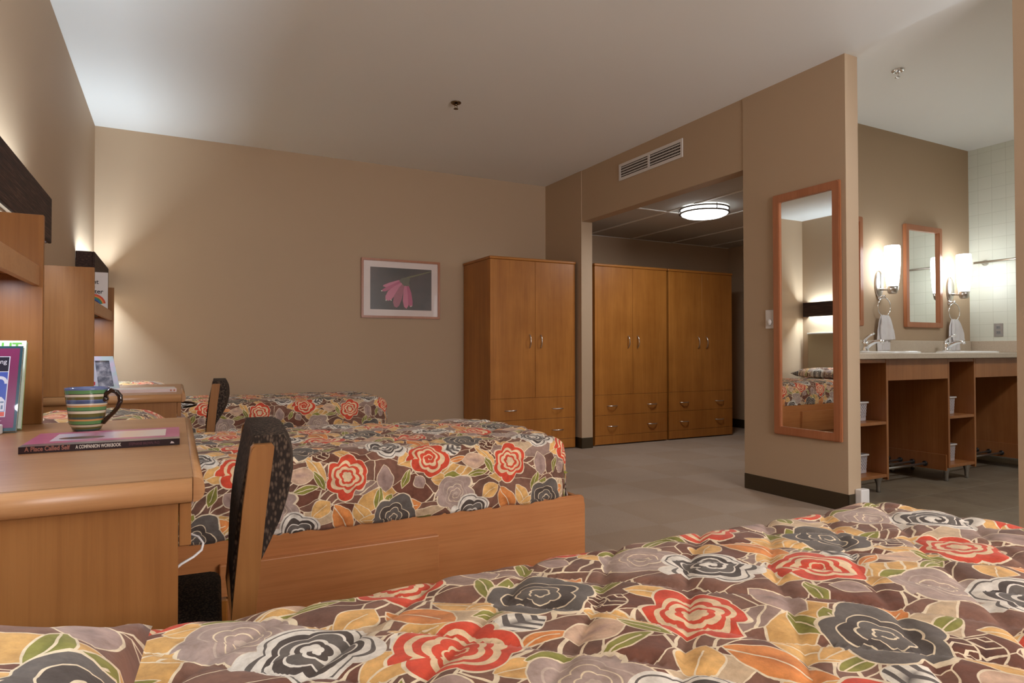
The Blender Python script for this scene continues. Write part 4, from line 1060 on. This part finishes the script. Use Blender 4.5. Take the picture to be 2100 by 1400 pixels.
towel_ring((5.962, YV, 1.378), 'chrome towel ring below the right wall sconce', 'white hand towel hanging in the corner by the tiled wall', 2.5)

def make_sconce():
    t = thing('wall_sconce', 'lit white glass sconce left of the framed vanity mirror', 'wall sconce', (4.98, YV, 1.405), 0, 'vanity sconces')
    b = nb(); lathe(b, [(0.052, -0.0005), (0.052, -0.008), (0.044, -0.016), (0.0, -0.020)], (0.0, 0, 0.085), 28, axis='y')
    for v in b.verts: v.co.z = 0.085 + (v.co.z-0.085)*2.1
    obj('back_plate', b, M['nickel'], t)
    b = nb(); tube(b, [(0, -0.012, 0.045), (0, -0.06, 0.040), (0, -0.11, 0.040)], 0.010, 12); obj('arm', b, M['nickel'], t)
    b = nb(); lathe(b, [(0.0, 0.0), (0.024, 0.001), (0.033, 0.008), (0.039, 0.030), (0.043, 0.060), (0.0, 0.060)], (0, -0.115, 0), 28); obj('cup', b, M['nickel'], t)
    b = nb(); lathe(b, [(0.040, 0.064), (0.046, 0.10), (0.053, 0.18), (0.057, 0.26), (0.0575, 0.33), (0.055, 0.372), (0.051, 0.378), (0.050, 0.372)], (0, -0.115, 0), 32, caps=True); obj('glass_shade', b, M['lamp_glass'], t)
    return t
sc1 = make_sconce(); dup(sc1, 'lit white glass sconce in the corner beside the tiled wall', (5.975, YV, 1.405))
dup(sc1, 'lit white glass sconce behind the partition wall, left of the first vanity mirror', (3.93, YV, 1.405))
def make_vmirror():
    t = thing('vanity_mirror', 'small cherry-framed mirror between the two lit sconces', 'mirror', (5.560, YV-0.001, 1.153), 0, 'vanity mirrors')
    obj('frame', frame_mesh(-0.258, 0.258, 0, 0.852, 0.044, -0.030, 0.0, 0.004), M['frame_wood'], t)
    b = nb(); box(b, -0.216, 0.216, -0.010, -0.005, 0.042, 0.810); obj('mirror_glass', b, M['mirror'], t)
    return t
vm = make_vmirror(); dup(vm, 'cherry-framed vanity mirror mostly hidden behind the partition, only its right edge showing', (4.492, YV-0.001, 1.153))
def towel_bar():
    t = thing('towel_bar', 'chrome towel bar on the tiled wall', 'towel bar', (XV, 2.65, 1.728))
    b = nb(); tube(b, [(-0.075, -0.52, 0), (-0.075, 0.485, 0)], 0.010, 12); obj('bar', b, M['nickel'], t)
    for y in (-0.45, 0.43):
        b = nb(); lathe(b, [(0.026, -0.0005), (0.026, -0.008), (0.012, -0.016), (0.011, -0.075), (0.0, -0.080)], (0, y, 0), 20, axis='x'); obj('wall_mount', b, M['nickel'], t)
towel_bar()
def outlet():
    t = thing('wall_outlet', 'grey steel outlet plate low on the tiled wall', 'outlet', (XV, 2.984, 1.08))
    b = nb(); box(b, -0.005, -0.0002, -0.035, 0.035, 0, 0.116, 0.002, 1); obj('plate', b, M['steel'], t)
    for z in (0.036, 0.080):
        b = nb(); box(b, -0.0068, -0.0052, -0.016, 0.016, z-0.014, z+0.014, 0.001, 1); s = obj('socket', b, plain('grey_socket', (0.25, 0.25, 0.25), 0.5), t)
        b = nb(); box(b, -0.0075, -0.0069, -0.008, -0.005, z-0.004, z+0.006); box(b, -0.0075, -0.0069, 0.005, 0.008, z-0.004, z+0.006); obj('slot', b, M['black'], s)
outlet()
def make_basket(W_=0.225, h=0.130, dd=0.30):
    t = thing('storage_basket', 'white perforated basket on the left vanity unit, middle shelf', 'basket', (3.965, 2.79, 0.4825), 0, 'white perforated baskets')
    m = NT('perforated_plastic'); co = m.co(); s = m.n('ShaderNodeSeparateXYZ', {0: co})
    h_ = m.math('ADD', s.outputs[0], s.outputs[1])
    k = 2*PI/0.022
    q = m.math('MULTIPLY', m.math('SINE', m.math('MULTIPLY', h_, k)), m.math('SINE', m.math('MULTIPLY', s.outputs[2], k)))
    hole = m.math('MULTIPLY', m.math('GREATER_THAN', q, 0.42), m.math('MULTIPLY', m.math('GREATER_THAN', s.outputs[2], 0.02), m.math('LESS_THAN', s.outputs[2], h-0.02)))
    mat = m.p(col=m.mix(m.noise(co, 20, 2), (0.50, 0.45, 0.47), (0.56, 0.52, 0.53)), rough=0.4, alpha=m.math('SUBTRACT', 1.0, hole))
    b = nb(); e = 0.006
    lo = [(e, e), (W_-e, e), (W_-e, dd-e), (e, dd-e)]; hi = [(0, 0), (W_, 0), (W_, dd), (0, dd)]
    A = [b.verts.new((x, y, 0.001)) for x, y in lo]; B = [b.verts.new((x, y, h)) for x, y in hi]
    for i in range(4): b.faces.new((A[i], A[(i+1) % 4], B[(i+1) % 4], B[i]))
    b.faces.new(A)
    o = obj('basket_wall', b, mat, t); md = o.modifiers.new('thickness', 'SOLIDIFY'); md.thickness = 0.002
    b = nb()
    for (x0, x1, y0, y1) in ((-0.008, W_+0.008, -0.008, 0.0), (-0.008, W_+0.008, dd, dd+0.008), (-0.008, 0.0, 0, dd), (W_, W_+0.008, 0, dd)): box(b, x0, x1, y0, y1, h-0.010, h, 0.001, 1)
    obj('rim', b, M['white_plastic'], t)
    return t
bk = make_basket()
dup(bk, 'white perforated basket on the left vanity unit, bottom shelf', (3.965, 2.79, 0.1265))
dup(bk, 'white perforated basket on the right vanity unit, middle shelf', (5.023, 2.79, 0.4825))
dup(bk, 'white perforated basket on the right vanity unit, bottom shelf', (5.023, 2.79, 0.1265))

# lettering becomes plain mesh
dg = bpy.context.evaluated_depsgraph_get(); dg.update()
for o in [x for x in D.objects if x.type == 'FONT']:
    me = D.meshes.new_from_object(o.evaluated_get(dg)); nm = o.name
    q = D.objects.new('lettering', me); COL.objects.link(q); q.parent = o.parent; q.location = o.location; q.rotation_euler = o.rotation_euler; q.scale = o.scale
    o.name = 'old'; q.name = nm; D.objects.remove(o)
